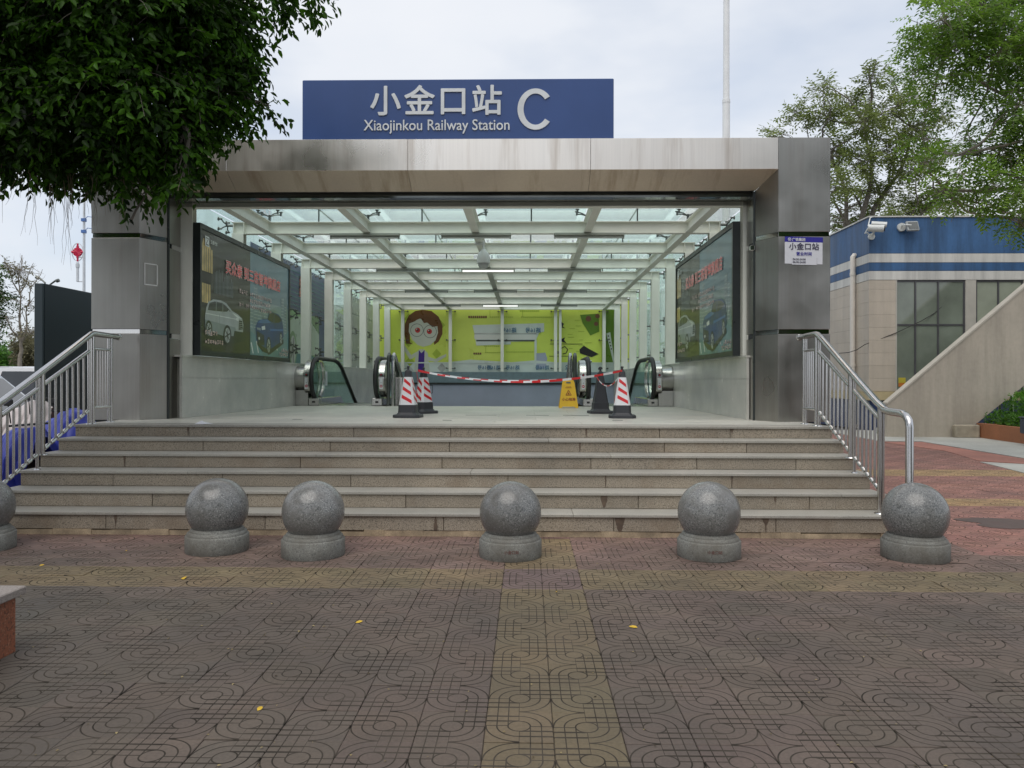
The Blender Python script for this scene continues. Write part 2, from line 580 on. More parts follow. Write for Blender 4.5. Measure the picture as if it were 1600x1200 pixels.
    def build(self, name, mats, parent=None, smooth=False, loc=None):
        if not isinstance(mats, (list, tuple)):
            mats = [mats]
        org = ORG[parent.name] if parent is not None else Vector(loc or (0, 0, 0))
        me = bpy.data.meshes.new(name)
        ox, oy, oz = org
        me.from_pydata([(x - ox, y - oy, z - oz) for x, y, z in self.v], [], self.f)
        for mt in mats:
            me.materials.append(mt)
        if len(mats) > 1:
            me.polygons.foreach_set('material_index', self.m)
        if smooth:
            me.polygons.foreach_set('use_smooth', [True] * len(self.f))
            try:
                me.set_sharp_from_angle(angle=R(38))
            except Exception:
                pass
        me.update()
        o = bpy.data.objects.new(name, me)
        COL.objects.link(o)
        if parent is not None:
            o.parent = parent
        else:
            o.location = org
        ORG[o.name] = org.copy()
        return o


def fix_normals(o):
    import bmesh
    bm = bmesh.new()
    bm.from_mesh(o.data)
    bmesh.ops.recalc_face_normals(bm, faces=bm.faces)
    bm.to_mesh(o.data)
    bm.free()


def copy_tree(o, loc=None, rot=None, parent=None):
    kids = list(o.children)
    c = o.copy()
    COL.objects.link(c)
    if parent is not None:
        c.parent = parent
    if loc is not None:
        c.location = loc
    if rot is not None:
        c.rotation_euler = (0, 0, rot)
    for k in kids:
        copy_tree(k, parent=c)
    return c


def text(body, size, mat, parent, M, extrude=0.003, bold=0.0, name='lettering', spacing=1.0, mirror=False, align='LEFT', sx=1.0):
    """raised or printed writing; bold strokes are made by repeating the outline round a small ring"""
    cu = bpy.data.curves.new('letters', 'FONT')
    cu.body = body
    cu.size = size
    cu.extrude = extrude
    cu.align_x = align
    cu.space_character = spacing
    cu.resolution_u = 3
    tmp = bpy.data.objects.new('letters', cu)
    COL.objects.link(tmp)
    bpy.context.view_layer.update()
    dg = bpy.context.evaluated_depsgraph_get()
    me = bpy.data.meshes.new_from_object(tmp.evaluated_get(dg))
    bpy.data.objects.remove(tmp)
    bpy.data.curves.remove(cu)
    S = Matrix.Diagonal((-sx if mirror else sx, 1, 1, 1))
    X = Matrix.Translation(-ORG[parent.name]) @ M @ S
    V = [v.co.copy() for v in me.vertices]
    F = [tuple(p.vertices) for p in me.polygons]
    n = 6 if bold > 0 else 1
    vs, fs = [], []
    for k in range(n):
        a = 2 * math.pi * (k + .5) / n
        off = Vector((bold * math.cos(a), bold * math.sin(a), extrude * 0.04 * k))
        b = len(vs)
        vs += [X @ (v + off) for v in V]
        fs += [tuple(b + i for i in f) for f in F]
    me2 = bpy.data.meshes.new(name)
    me2.from_pydata(vs, [], fs)
    me2.materials.append(mat)
    bpy.data.meshes.remove(me)
    o = bpy.data.objects.new(name, me2)
    COL.objects.link(o)
    o.parent = parent
    return o


def face_matrix(origin, u, v):
    """matrix taking (u, v, out) to the world"""
    u, v = Vector(u).normalized(), Vector(v).normalized()
    w = u.cross(v)
    M = Matrix((u, v, w)).transposed().to_4x4()
    M.translation = Vector(origin)
    return M


class Print:
    """flat printed artwork: polygons in (u, v), each layer a little proud of the last"""

    def __init__(self, M, step=0.0012):
        self.M, self.step, self.lay = M, step, 0
        self.mb, self.mats = MB(), []

    def poly(self, pts, mat, same=False):
        if not same:
            self.lay += 1
        if mat not in self.mats:
            self.mats.append(mat)
        z = self.lay * self.step
        self.mb.add([self.M @ Vector((u, v, z)) for u, v in pts], [tuple(range(len(pts)))], self.mats.index(mat))
        return self

    def rect(self, u0, u1, v0, v1, mat, same=False):
        return self.poly([(u0, v0), (u1, v0), (u1, v1), (u0, v1)], mat, same)

    def disc(self, u, v, r, mat, seg=20, ry=None, same=False):
        ry = ry or r
        return self.poly([(u + r * math.cos(2 * math.pi * k / seg), v + ry * math.sin(2 * math.pi * k / seg)) for k in range(seg)], mat, same)

    def line(self, pts, w, mat, same=False):
        """stroked polyline"""
        if not same:
            self.lay += 1
        for (a, b) in zip(pts, pts[1:]):
            a, b = Vector(a), Vector(b)
            d = (b - a)
            if d.length < 1e-6:
                continue
            n = Vector((-d.y, d.x)).normalized() * w / 2
            self.poly([a - n, b - n, b + n, a + n], mat, True)
        return self

    def build(self, name, parent):
        return self.mb.build(name, self.mats, parent)


# ------------------------------------------------------------------ foliage
def leaf_mesh(name, P, D, N, S, T, mat, parent=None, width=0.42, loc=None, hexa=True, droop=0.15):
    """one mesh of leaves: base P, direction D, normal N, length S, tint T"""
    n = len(P)
    D = D / np.linalg.norm(D, axis=1, keepdims=True)
    side = np.cross(D, N)
    side /= np.linalg.norm(side, axis=1, keepdims=True) + 1e-9
    N = np.cross(side, D)
    S = S[:, None]
    w = S * width * 0.5
    if hexa:
        fold = 0.12
        vs = [P, P + D * S * 0.32 + side * w + N * w * fold * 3, P + D * S * 0.68 + side * w * 0.78 + N * (w * fold * 3 - S * droop * 0.4), P + D * S - N * S * droop,
              P + D * S * 0.68 - side * w * 0.78 + N * (w * fold * 3 - S * droop * 0.4), P + D * S * 0.32 - side * w + N * w * fold * 3]
        k = 6
        quads = [(0, 1, 2, 3), (0, 3, 4, 5)]
    else:
        vs = [P, P + D * S * 0.5 + side * w, P + D * S - N * S * droop, P + D * S * 0.5 - side * w]
        k = 4
        quads = [(0, 1, 2, 3)]
    V = np.stack(vs, axis=1).reshape(-1, 3)
    org = ORG[parent.name] if parent is not None else Vector(loc or (0, 0, 0))
    V = V - np.array(org)
    nf = len(quads)
    idx = (np.arange(n)[:, None, None] * k + np.array(quads)[None]).reshape(-1)
    me = bpy.data.meshes.new(name)
    me.vertices.add(len(V))
    me.vertices.foreach_set('co', V.astype(np.float32).ravel())
    me.loops.add(len(idx))
    me.loops.foreach_set('vertex_index', idx.astype(np.int32))
    me.polygons.add(n * nf)
    me.polygons.foreach_set('loop_start', (np.arange(n * nf) * 4).astype(np.int32))
    me.update(calc_edges=True)
    at_ = me.attributes.new('tint', 'FLOAT', 'FACE')
    at_.data.foreach_set('value', np.repeat(T, nf).astype(np.float32))
    me.materials.append(mat)
    o = bpy.data.objects.new(name, me)
    COL.objects.link(o)
    if parent is not None:
        o.parent = parent
    else:
        o.location = org
    return o


def unit(a):
    return a / (np.linalg.norm(a, axis=1, keepdims=True) + 1e-9)


def twig_leaves(rng, blobs, n_twigs, per, twig_len, leaf, shell=0.5, droop=0.35, flat=0.3, planar=False, hang=0.3, young=0.15):
    """leaves along twigs that grow out of ellipsoid blobs (cx, cy, cz, rx, ry, rz)"""
    B = np.array(blobs, float)
    vol = (B[:, 3] * B[:, 4] * B[:, 5]) ** 0.75
    pick = rng.choice(len(B), n_twigs, p=vol / vol.sum())
    d = unit(rng.normal(size=(n_twigs, 3)))
    rad = (shell + (1 - shell) * rng.random(n_twigs)) ** 0.8
    C, Rr = B[pick, :3], B[pick, 3:]
    base = C + d * Rr * rad[:, None] * 0.92
    tdir = unit(d * np.array([1, 1, 0.6]) + rng.normal(size=(n_twigs, 3)) * 0.55 + np.array([0, 0, -droop]))
    P, D, N, S, T = [], [], [], [], []
    sidev = unit(np.cross(tdir, np.array([0, 0, 1.0]) + rng.normal(size=(n_twigs, 3)) * 0.25))
    upv = np.cross(sidev, tdir)
    tw_t = rng.random(n_twigs) * 0.55 + 0.3 * (rad > 0.88) * rng.random(n_twigs)  # outer twigs brighter: new growth, with edge light put into the tint
    for j in range(per):
        s = (j + 0.6) / per
        p = base + tdir * (s * twig_len) + np.array([0, 0, -1]) * (s * s * twig_len * droop * 0.5)
        sg = 1 if j % 2 else -1
        if planar:
            ld = unit(sidev * sg + tdir * 0.55 + rng.normal(size=p.shape) * 0.12 + np.array([0, 0, -hang * 0.4]))
            nn = upv + rng.normal(size=p.shape) * 0.25
        else:
            ld = unit(sidev * sg * 0.8 + tdir * 0.7 + rng.normal(size=p.shape) * 0.35 + np.array([0, 0, -hang]))
            nn = upv + rng.normal(size=p.shape) * 0.6
        P.append(p); D.append(ld); N.append(nn)
        S.append(leaf * (0.7 + 0.55 * rng.random(n_twigs)))
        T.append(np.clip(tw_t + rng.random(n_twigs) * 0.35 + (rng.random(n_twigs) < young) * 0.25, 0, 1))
    return np.concatenate(P), np.concatenate(D), np.concatenate(N), np.concatenate(S), np.concatenate(T) ** 1.3, base, tdir


def limb(mb, p0, p1, r0, r1, rng, bend=0.08, seg=7, n=6):
    p0, p1 = Vector(p0), Vector(p1)
    L = (p1 - p0).length
    pts = []
    ph = rng.random(3) * 6
    for i in range(n + 1):
        s = i / n
        off = Vector((math.sin(ph[0] + s * 5), math.sin(ph[1] + s * 4), math.sin(ph[2] + s * 5) * 0.5)) * L * bend * math.sin(math.pi * s)
        pts.append(p0.lerp(p1, s) + off)
    rs = [r0 + (r1 - r0) * (i / n) for i in range(n + 1)]
    mb.tube(pts, rs, seg)
    return pts

# ================================================================== GROUND
g = MB()
g.add([(-400, -400, -0.05), (400, -400, -0.05), (400, 500, -0.05), (-400, 500, -0.05)], [(0, 1, 2, 3)])
ground = g.build('ground', M_ground)
tag(ground, 'flat grey ground reaching away behind the station', kind='structure')

g = MB()
g.box(-14, 17.5, -6, 24, -0.04, -0.011)
plaza = g.build('pavement', M_grout)
tag(plaza, 'patterned reddish brown paved forecourt', kind='structure')

TS, TX, TY = 0.302, -0.182, 5.70
STEP_L, STEP_R, STEP_Y0 = -5.52, 3.67, 7.59
rng = np.random.default_rng(3)


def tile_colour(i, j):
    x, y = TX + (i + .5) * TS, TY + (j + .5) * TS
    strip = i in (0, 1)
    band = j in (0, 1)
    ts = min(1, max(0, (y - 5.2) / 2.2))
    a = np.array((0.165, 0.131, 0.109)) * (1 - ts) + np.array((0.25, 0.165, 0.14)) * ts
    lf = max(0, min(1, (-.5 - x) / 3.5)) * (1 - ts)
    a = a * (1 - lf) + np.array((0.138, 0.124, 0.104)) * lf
    if x > 3.9 and y > 6.8:
        a = np.array((0.33, 0.17, 0.14))
    ye = np.array((0.205, 0.165, 0.105)) * (1 - ts * .4) + np.array((0.34, 0.245, 0.13)) * ts * .4
    if strip != band and not (strip and y > STEP_Y0):
        if band and x < -4.4:
            k = max(0, min(1, (x + 6.5) / 2.1))
            a = a * (1 - k) + ye * k
        else:
            a = ye
    if strip and band:
        a = np.array((0.19, 0.14, 0.13))
    if x > 5.1 and (9.65 < y < 10.2 and x < 6.6 or 12.7 < y < 13.6 and x < 8.6):
        a = np.array((0.40, 0.27, 0.14))
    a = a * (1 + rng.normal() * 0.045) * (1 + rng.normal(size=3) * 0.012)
    a = a * (0.72 + 0.22 * ts)  # foreground tiles dimmer: tree shade put into the tile colour
    return np.clip(a, 0.02, 0.6)


cells = []
for i in range(-45, 58):
    for j in range(-37, 60):
        x, y = TX + (i + .5) * TS, TY + (j + .5) * TS
        if y > 22.5 or x > 17:
            continue
        if STEP_L - .3 < x < STEP_R + .1 and y > STEP_Y0 + 0.12:
            continue
        D = y + 0.019 * 0
        vis = D > 2.7 and -60 < 823 + x / D * 1200 < 1660 and y < 7.7
        cells.append((0 if vis else 1, D, i, j, x, y))
cells.sort()
mb = MB()
h = TS / 2 - 0.0015
mb.cbox(-h, h, -h, h, -0.03, 0.0, 0.003)
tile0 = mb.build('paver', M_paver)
uvl = tile0.data.uv_layers.new(name='UVMap')
for li, lp in enumerate(tile0.data.loops):
    co = tile0.data.vertices[lp.vertex_index].co
    uvl.data[li].uv = (co.x / TS + .5, co.y / TS + .5)
tile0.parent = plaza
mesh_b = tile0.data.copy()
for dd in mesh_b.uv_layers[0].data:
    dd.uv = (1 - dd.uv[0], dd.uv[1])
n_obj = 0
tile0_mesh = tile0.data
rest = []
for c in cells:
    if c[0] == 0 and n_obj < 300:
        _, D, i, j, x, y = c
        o = tile0 if n_obj == 0 else tile0.copy()
        if n_obj:
            COL.objects.link(o)
        o.location = (x, y, float(rng.normal()) * 0.0013)
        flip = (i + j) % 2 != 0
        o.rotation_euler = (float(rng.normal()) * 0.004, float(rng.normal()) * 0.004, 0)
        o.data = mesh_b if flip else tile0_mesh
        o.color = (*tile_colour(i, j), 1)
        n_obj += 1
    else:
        rest.append(c)
vs, fs, uvs, cols = [], [], [], []
for (_, D, i, j, x, y) in rest:
    b = len(vs)
    z = float(rng.normal()) * 0.0008
    vs += [(x - h, y - h, z), (x + h, y - h, z), (x + h, y + h, z), (x - h, y + h, z)]
    fs.append((b, b + 1, b + 2, b + 3))
    e = 0.0022 / TS
    q = [(e, e), (1 - e, e), (1 - e, 1 - e), (e, 1 - e)]
    if (i + j) % 2:
        q = [(1 - u, v) for u, v in q]
    uvs += q
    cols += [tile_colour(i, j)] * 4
me = bpy.data.meshes.new('paver')
me.from_pydata(vs, [], fs)
ul = me.uv_layers.new(name='UVMap')
ul.data.foreach_set('uv', np.array(uvs, np.float32).ravel())
ca = me.color_attributes.new('tilecol', 'FLOAT_COLOR', 'CORNER')
ca.data.foreach_set('color', np.concatenate([np.array(cols), np.ones((len(cols), 1))], 1).astype(np.float32).ravel())
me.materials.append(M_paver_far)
far_tiles = bpy.data.objects.new('paver', me)
COL.objects.link(far_tiles)
far_tiles.parent = plaza
tag(far_tiles, kind='stuff')

# concrete aprons at the right
def flat(name, pts, z, mat, label):
    m = MB()
    m.prism([(x, y, -0.02) for x, y in pts], (0, 0, z + 0.02))
    o = m.build(name, mat)
    fix_normals(o)
    return tag(o, label, kind='structure')


def gp(px, py):
    D = EYE * 1200 / (py - 594)
    p = at(px, py, D)
    return (p.x, p.y)


flat('concrete_apron', [gp(1375, 688.5), gp(1440, 689), gp(1600, 715), gp(1760, 745), (24, 14), (24, 24.2), (9.2, 24.2)], 0.012, M_concrete, 'pale grey concrete apron in front of the beige staircase')
flat('red_path', [gp(1380, 690), gp(1440, 690), gp(1604, 717), gp(1600, 723.5), gp(1530, 719), gp(1475, 703)], 0.008, M_redconc, 'smooth salmon red concrete strip edging the pavement')
flat('grey_path', [gp(1532, 721), gp(1602, 724.5), gp(1700, 742), gp(1700, 758), gp(1600, 738)], 0.010, M_concrete, 'pale concrete wedge between red strip and tiles')

m = MB()
rs = random.Random(4)
c0 = Vector((*gp(1590, 816), 0))
pts = []
for k in range(26):
    a = 2 * math.pi * k / 26
    rr = 1 + 0.25 * math.sin(3 * a + 1) + rs.uniform(-.12, .12)
    pts.append((c0.x + math.cos(a) * 0.62 * rr, c0.y + math.sin(a) * 0.28 * rr, 0.004))
m.add(pts, [tuple(range(26))])
M_damp = plain('damp_patch', (0.075, 0.045, 0.038), 0.35, var=0.2)
tag(m.build('damp_patch', M_damp), 'dark damp patch on the red pavement at the right edge', kind='structure')

# ================================================================== ENTRANCE STEPS
steps = thing('entrance_steps', 'wide flight of six speckled granite steps up to the station', 'steps', (-0.9, 7.6, 0))
SZ = [0.228, 0.393, 0.557, 0.712, 0.856, 1.0]
RUN = 0.34
LAND_Y = STEP_Y0 + 5 * RUN
m = MB()
for k in range(6):
    y0 = STEP_Y0 + k * RUN + 0.035
    m.box(STEP_L + 0.03, STEP_R - 0.03, y0, LAND_Y + 0.3 if k < 5 else LAND_Y + 0.9, (0 if k == 0 else SZ[k - 1] - 0.06), SZ[k] - 0.05)
m.build('step_core', M_mortar, steps)
m = MB()
xs = np.linspace(STEP_L, STEP_R, 48)
for a, b in zip(xs, xs[1:]):
    t_ = float(rng.normal()) * 0.004
    m.box(a, b - 0.001, STEP_Y0 + 0.004 + t_, STEP_Y0 + 0.04, 0.0, 0.055 + float(rng.normal()) * 0.006)
m.build('mortar_strip', M_mortar, steps)
# joints of each riser row, as seen (x of the joints in metres)
rj = [[-4.2, -2.6, -0.82, 0.86, 2.45], [-3.9, -2.9, -1.25, -0.42, 1.15, 2.9], [-4.5, -3.3, -1.9, -0.2, 0.85, 2.2], [-4.55, -2.55, -0.95, 0.72, 1.9, 3.0], [-3.8, -2.3, -0.9, 0.62, 1.6, 2.55], [-4.12, -2.1, -0.92, 0.72, 1.6, 2.45]]
for k in range(6):
    zb = 0.058 if k == 0 else SZ[k - 1] + 0.001
    zt = SZ[k] - 0.03
    yf = STEP_Y0 + k * RUN
    x = [STEP_L] + rj[k] + [STEP_R]
    for a, b in zip(x, x[1:]):
        m = MB()
        e = 0.003
        j = float(rng.normal()) * 0.0015
        m.bevbox(a + e, b - e, yf + j, yf + 0.034, zb, zt, 0.003)
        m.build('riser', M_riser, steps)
    xt = [STEP_L - 0.01] + [v + 0.35 * ((k % 2) * 2 - 1) + float(rng.normal()) * .1 for v in rj[k]][1::2] + [STEP_R + 0.01]
    if k < 5:
        for a, b in zip(xt, xt[1:]):
            m = MB()
            m.bevbox(a + .0015, b - .0015, yf - 0.022, yf + RUN + 0.0, zt + 0.0005, SZ[k], 0.004)
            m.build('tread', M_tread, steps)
    else:
        for a, b in zip(xt, xt[1:]):
            m = MB()
            m.bevbox(a + .001, b - .001, yf - 0.022, yf + 0.36, zt + 0.0005, SZ[k], 0.004)
            m.build('tread', M_tread, steps)
# damp streaks that run down the risers below some joints
M_streak = plain('rust_stain', (0.12, 0.085, 0.06), 0.8, var=0.3, scale=20)
for (k, x, w) in ((0, 0.92, 0.05), (1, 0.80, 0.035), (0, -0.90, 0.03), (5, 2.47, 0.025), (0, 2.35, 0.04), (3, -4.55, 0.015), (5, -4.13, 0.015), (4, 0.62, 0.012), (5, 0.72, 0.012), (2, 0.85, 0.008), (1, 2.55, 0.02), (2, 2.2, 0.012), (0, -4.1, 0.02)):
    m = MB()
    zt, zb = SZ[k] - 0.032, (0.06 if k == 0 else SZ[k - 1] + 0.012)
    n = 9
    L, Rr = [], []
    for q in range(n):
        s = q / (n - 1)
        z = zt + (zb - zt) * s
        ww = w * (0.55 + 0.45 * math.sin(2.5 * s + x) + rs.uniform(-.15, .15)) * (1 - 0.4 * s)
        L.append((x - ww, STEP_Y0 + k * RUN - 0.0035, z))
        Rr.append((x + ww, STEP_Y0 + k * RUN - 0.0035, z))
    m.add(L + Rr[::-1], [tuple(range(2 * n))])
    m.build('stain', M_streak, steps)

# ================================================================== LANDING
g = MB()
g.box(STEP_L, STEP_R, LAND_Y + 0.40, 11.3, 0, 0.968)
g.box(-4.95, 3.15, 11.3, 16.15, 0.2, 0.968)
landing = g.build('landing', M_mortar)
tag(landing, 'pale stone landing between the steps and the escalators', kind='structure')
ys = [LAND_Y + 0.362, 10.45, 11.25, 12.05, 12.85, 13.65, 14.45, 15.25, 16.15]
for r_, (a, b) in enumerate(zip(ys, ys[1:])):
    x = -4.93 if a > 10.9 else STEP_L
    x1 = 3.10 if a > 10.9 else STEP_R
    cuts = [x] + [v for v in np.arange(-4.9 + (0.55 if r_ % 2 else 0), 3.1, 1.12) if x + .3 < v < x1 - .3] + [x1]
    for p, q in zip(cuts, cuts[1:]):
        m = MB()
        m.cbox(p + .0012, q - .0012, a + .0012, b - .0012, 0.955, 1.0 + float(rng.normal()) * 0.0006, 0.0015)
        m.build('floor_slab', M_floor, landing)
m = MB()
for (px, py, w) in ((699, 657, 7), (752, 649, 24), (965, 657, 8), (900, 649, 20), (465, 656, 7), (840, 649, 18)):
    D = 0.55 * 1200 / (py - 594)
    p = at(px, py, D)
    m.box(p.x - w / 1200 * D, p.x + w / 1200 * D, p.y - .03, p.y + .03, 0.97, 1.0035)
m.build('drain_cover', M_fit, landing)

# ================================================================== PORTAL
PY = 10.30       # front plane
PB = 10.66       # back of the splay
LX0, LX1, LXS = -5.89, -5.24, -5.04
RX1, RX0, RXS = 4.02, 3.35, 3.15
ZT, ZF, ZS = 4.79, 4.37, 4.17
portal = thing('station_portal', 'brushed stainless steel entrance frame with two columns and a deep beam', 'entrance frame', (-0.9, 10.3, 1.0))
m = MB()
m.box(LX0 + .03, LX1 - .03, PY + .03, 11.25, 1.0, ZT - .03)
m.box(RX0 + .03, RX1 - .03, PY + .03, 11.25, 1.0, ZT - .03)
m.box(LX1 - .02, RX0 + .02, PY + .05, 10.95, ZF + .03, ZT - .03)
m.build('core', M_dark, portal)
LEV = [(1.0, 2.17), (2.235, 3.47), (3.535, ZT)]
for side in (-1, 1):
    a, b, s = (LX0, LX1, LXS) if side < 0 else (RX1, RX0, RXS)
    for k, (z0, z1) in enumerate(LEV):
        g_ = 0.002
        zt_in = z1 if k < 2 else None
        # front sheet
        m = MB()
        m.bevbox(min(a, b) + g_, max(a, b) - g_, PY, PY + 0.03, z0, z1, 0.003)
        m.build('cladding_panel', M_steelcol, portal)
        # splayed sheet
        top_f, top_b = (z1, z1) if k < 2 else (ZF - 0.002, ZS - 0.002)
        p = [(b + g_ * side * -1, PY + .002, z0), (s, PB, z0), (s, PB, top_b), (b + g_ * side * -1, PY + .002, top_f)]
        if side > 0:
            p = [p[1], p[0], p[3], p[2]]
        m = MB()
        m.slab(*p, 0.02)
        o = m.build('cladding_panel', M_steelcol, portal)
        fix_normals(o)
        # outer side
        m = MB()
        xo = a
        m.box(min(xo, xo + .02 * side), max(xo, xo + .02 * side), PY + .012, 11.28, z0, z1)
        m.build('cladding_panel', M_steelcol, portal)
        if k < 2:
            zc0, zc1 = z1 + .004, z1 + .061
            m = MB()
            m.box(min(a, b) + .004, max(a, b) - .004, PY + .006, PY + .028, zc0, zc1)
            q = [(b, PY + .010, zc0), (s + .006 * side, PB, zc0), (s + .006 * side, PB, zc1), (b, PY + .010, zc1)]
            m.slab(*(q if side < 0 else [q[1], q[0], q[3], q[2]]), 0.02)
            m.box(min(xo, xo + .012 * side), max(xo, xo + .012 * side), PY + .03, 11.26, zc0, zc1)
            o = m.build('polished_band', M_mirror, portal)
            fix_normals(o)
    # inner return beyond the shutter slot
    sx = s
    m = MB()
    m.box(min(sx, sx - .3 * side * -1), max(sx, sx - .3 * side * -1), PB + .01, PB + .08, 1.0, ZS)
    m.build('shutter_slot', M_dark, portal)
    for (z0, z1, mt) in ((1.0, 2.13, M_steelcol), (2.135, 2.20, M_mirror), (2.205, 3.40, M_steelcol), (3.405, 3.47, M_mirror), (3.475, ZS, M_steelcol)):
        m = MB()
        m.box(min(sx + .0, sx + .05 * side), max(sx + .0, sx + .05 * side), PB + .09, 11.08, z0, z1)
        m.build('return_panel', mt, portal)
seams = [LX1, -4.06, -1.605, 0.85, RX0]
for a, b in zip(seams, seams[1:]):
    m = MB()
    m.bevbox(a + .002, b - .002, PY, PY + .03, ZF, ZT, 0.003)
    m.build('fascia_panel', M_steel, portal)
    m = MB()
    k0 = LXS if a == LX1 else a
    k1 = RXS if b == RX0 else b
    m.slab((b - .002, PY + .002, ZF - .001), (a + .002, PY + .002, ZF - .001), (k0 + .002, PB, ZS), (k1 - .002, PB, ZS), 0.02)
    o = m.build('soffit_panel', M_soff, portal)
    fix_normals(o)
m = MB()
m.box(LX0, RX1, PY + .032, 11.28, ZT - .025, ZT - .002)
m.build('top_cover', M_steelcol, portal)
m = MB()
m.box(LXS, RXS, PB + .005, PB + .10, ZS + .01, ZS + .2)
m.build('shutter_slot', M_dark, portal)
M_lintel = plain('smoked_glass_strip', (0.13, 0.14, 0.13), 0.07, 0.6, var=0.5, scale=1.2, stretch=(1, 1, 6), coat=0.5)
m = MB()
m.box(LXS + .002, RXS - .002, PB + .12, PB + .42, 4.115, 4.30)
m.build('shutter_box', M_lintel, portal)
# shutter guide, a dark vertical seam, with small clips
for x in (LXS + 0.012, RXS - 0.012):
    m = MB()
    m.box(x - .012, x + .012, PB + .005, PB + .03, 1.0, ZS - .01)
    m.build('guide_rail', M_frame, portal)
m = MB()
m.bevbox(RXS - .07, RXS - .01, PB - .02, PB + .05, 3.34, 3.42, 0.01)
m.build('latch', M_mirror, portal)
# rectangle of dried adhesive on the left column
mm = face_matrix((LX1, PY + .002, 0), (LXS - LX1, PB - PY, 0), (0, 0, 1))
pr = Print(mm)
u0, u1, v0, v1 = 0.06, 0.26, 2.84, 3.14
M_tapew = plain('white_adhesive', (0.72, 0.72, 0.70), 0.6)
pr.lay = 4
for (a, b, c, d) in ((u0, u1, v0, v0 + .014), (u0, u1 - .01, v1 - .014, v1), (u0, u0 + .014, v0, v1), (u1 - .014, u1, v0 + .02, v1 - .01)):
    pr.rect(a, b, c, d, M_tapew)
pr.build('adhesive_outline', portal)

# ------------------------------------------------------------------ blue name board
sign = thing('name_board', 'big dark blue station name board with silver lettering on top of the steel beam', 'sign', (-0.95, 10.35, ZT))
m = MB()
m.bevbox(-3.05, 1.165, 10.36, 10.58, ZT + 0.002, 5.615, 0.008)
m.build('board', M_blue, sign)
m = MB()
for x in (-2.4, -0.95, 0.5):
    m.box(x - .03, x + .03, 10.585, 10.9, ZT, 5.3)
m.build('bracket', M_fit, sign)
FM = lambda x, y, z: face_matrix((x, y, z), (1, 0, 0), (0, 0, 1))
px2x = lambda px: (px - 823) / 1200 * 10.36
py2z = lambda py: EYE + (594 - py) / 1200 * 10.36
for (ch, pc) in (('小', 601), ('金', 654.5), ('口', 707), ('站', 760)):
    text(ch, 0.425, M_sil, sign, FM(px2x(pc) - 0.0, 10.352, py2z(175)), 0.006, 0.0075, align='CENTER')
text('Xiaojinkou Railway Station', 0.205, M_sil, sign, FM(px2x(567), 10.352, py2z(203)), 0.005, 0.0014, sx=.895)
# the large C, a ring with a gap
m = MB()
cx, cz = px2x(836), py2z(171)
ro_x, ro_z, th = 0.243, 0.278, 0.082
op, ip = [], []
for k in range(41):
    a = R(38) + (R(322) - R(38)) * k / 40
    op.append((cx + ro_x * math.cos(a), cz + ro_z * math.sin(a)))
    ip.append((cx + (ro_x - th) * math.cos(a), cz + (ro_z - th * 0.82) * math.sin(a)))
for k in range(40):
    q = [op[k], op[k + 1], ip[k + 1], ip[k]]
    m.prism([(x, 10.346, z) for x, z in q], (0, 0.012, 0))
o = m.build('lettering', M_sil, sign)
fix_normals(o)

# ------------------------------------------------------------------ paper notice on the right column
notice = thing('opening_hours_notice', 'white notice with blue header taped to the right steel column', 'notice', (3.67, PY - .004, 3.1))
M_paper = plain('notice_paper', (0.62, 0.63, 0.66), 0.6, var=0.04)
M_pblue = plain('notice_blue', (0.02, 0.015, 0.26), 0.5, var=0.04)
M_ink = plain('notice_ink', (0.025, 0.02, 0.06), 0.6)
nm = face_matrix((3.432, PY - .004, 3.11), (1, 0, -0.025), (0.0, 0, 1))
pr = Print(nm)
pr.rect(0, 0.50, 0, 0.355, M_paper)
pr.rect(0, 0.505, 0.29, 0.36, M_pblue)
pr.rect(0.095, 0.425, -0.012, 0.085, M_paper)
pr.line([(0.095, -.012), (0.425, -.012), (0.425, 0.085)], 0.003, plain('shadow_grey', (0.3, 0.3, 0.3), 0.7))
pr.build('sheet', notice)
up = lambda u, v: nm @ Matrix.Translation((u, v, 0.007))
text('小金口站', 0.098, M_ink, notice, up(0.055, 0.196), 0.0002, 0.0018, spacing=1.05)
text('营业时间', 0.052, M_pblue, notice, up(0.15, 0.115), 0.0005, 0.001)
text('06:30-24:00', 0.036, M_ink, notice, up(0.105, 0.048), 0.0005, 0.0005)
text('06:30-24:00', 0.036, M_ink, notice, up(0.105, 0.010), 0.0005, 0.0005)
text('广铁集团', 0.044, M_paper, notice, up(0.095, 0.306), 0.0005, 0.001)
pr = Print(nm @ Matrix.Translation((0, 0, 0.006)))
pr.disc(0.062, 0.324, 0.022, M_paper)
pr.disc(0.062, 0.324, 0.015, M_pblue)
pr.disc(0.062, 0.324, 0.008, M_paper)
pr.build('emblem', notice)

# ================================================================== GRANITE SIDE WALLS
for side, label in ((-1, 'polished grey granite dado wall under the left lightbox'), (1, 'polished grey granite dado wall under the right lightbox')):
    xi = -4.93 if side < 0 else 3.10
    w = thing('granite_wall', label, 'wall', (xi, 11, 1.0))
    m = MB()
    m.box(min(xi + .04 * side, xi + .42 * side), max(xi + .04 * side, xi + .42 * side), 10.98, 27.55, -3.5, 1.85)
    m.build('wall_core', M_concrete, w)
    ycuts = np.arange(10.9, 27.7, 1.385)
    for (z0, z1) in ((1.001, 1.572), (1.576, 1.875)):
        for a, b in zip(ycuts, ycuts[1:]):
            m = MB()
            m.box(min(xi, xi + .04 * side), max(xi, xi + .04 * side), a + .0015, b - .0015, z0 if a < 16 else z0 - (1.5 if z0 < 1.2 else 0), z1)
            m.build('granite_slab', M_wallgran, w)
    m = MB()
    m.box(min(xi - .01 * side, xi + .46 * side), max(xi - .01 * side, xi + .46 * side), 10.89, 27.55, 1.876, 1.905)
    m.build('coping', M_wallgran, w)

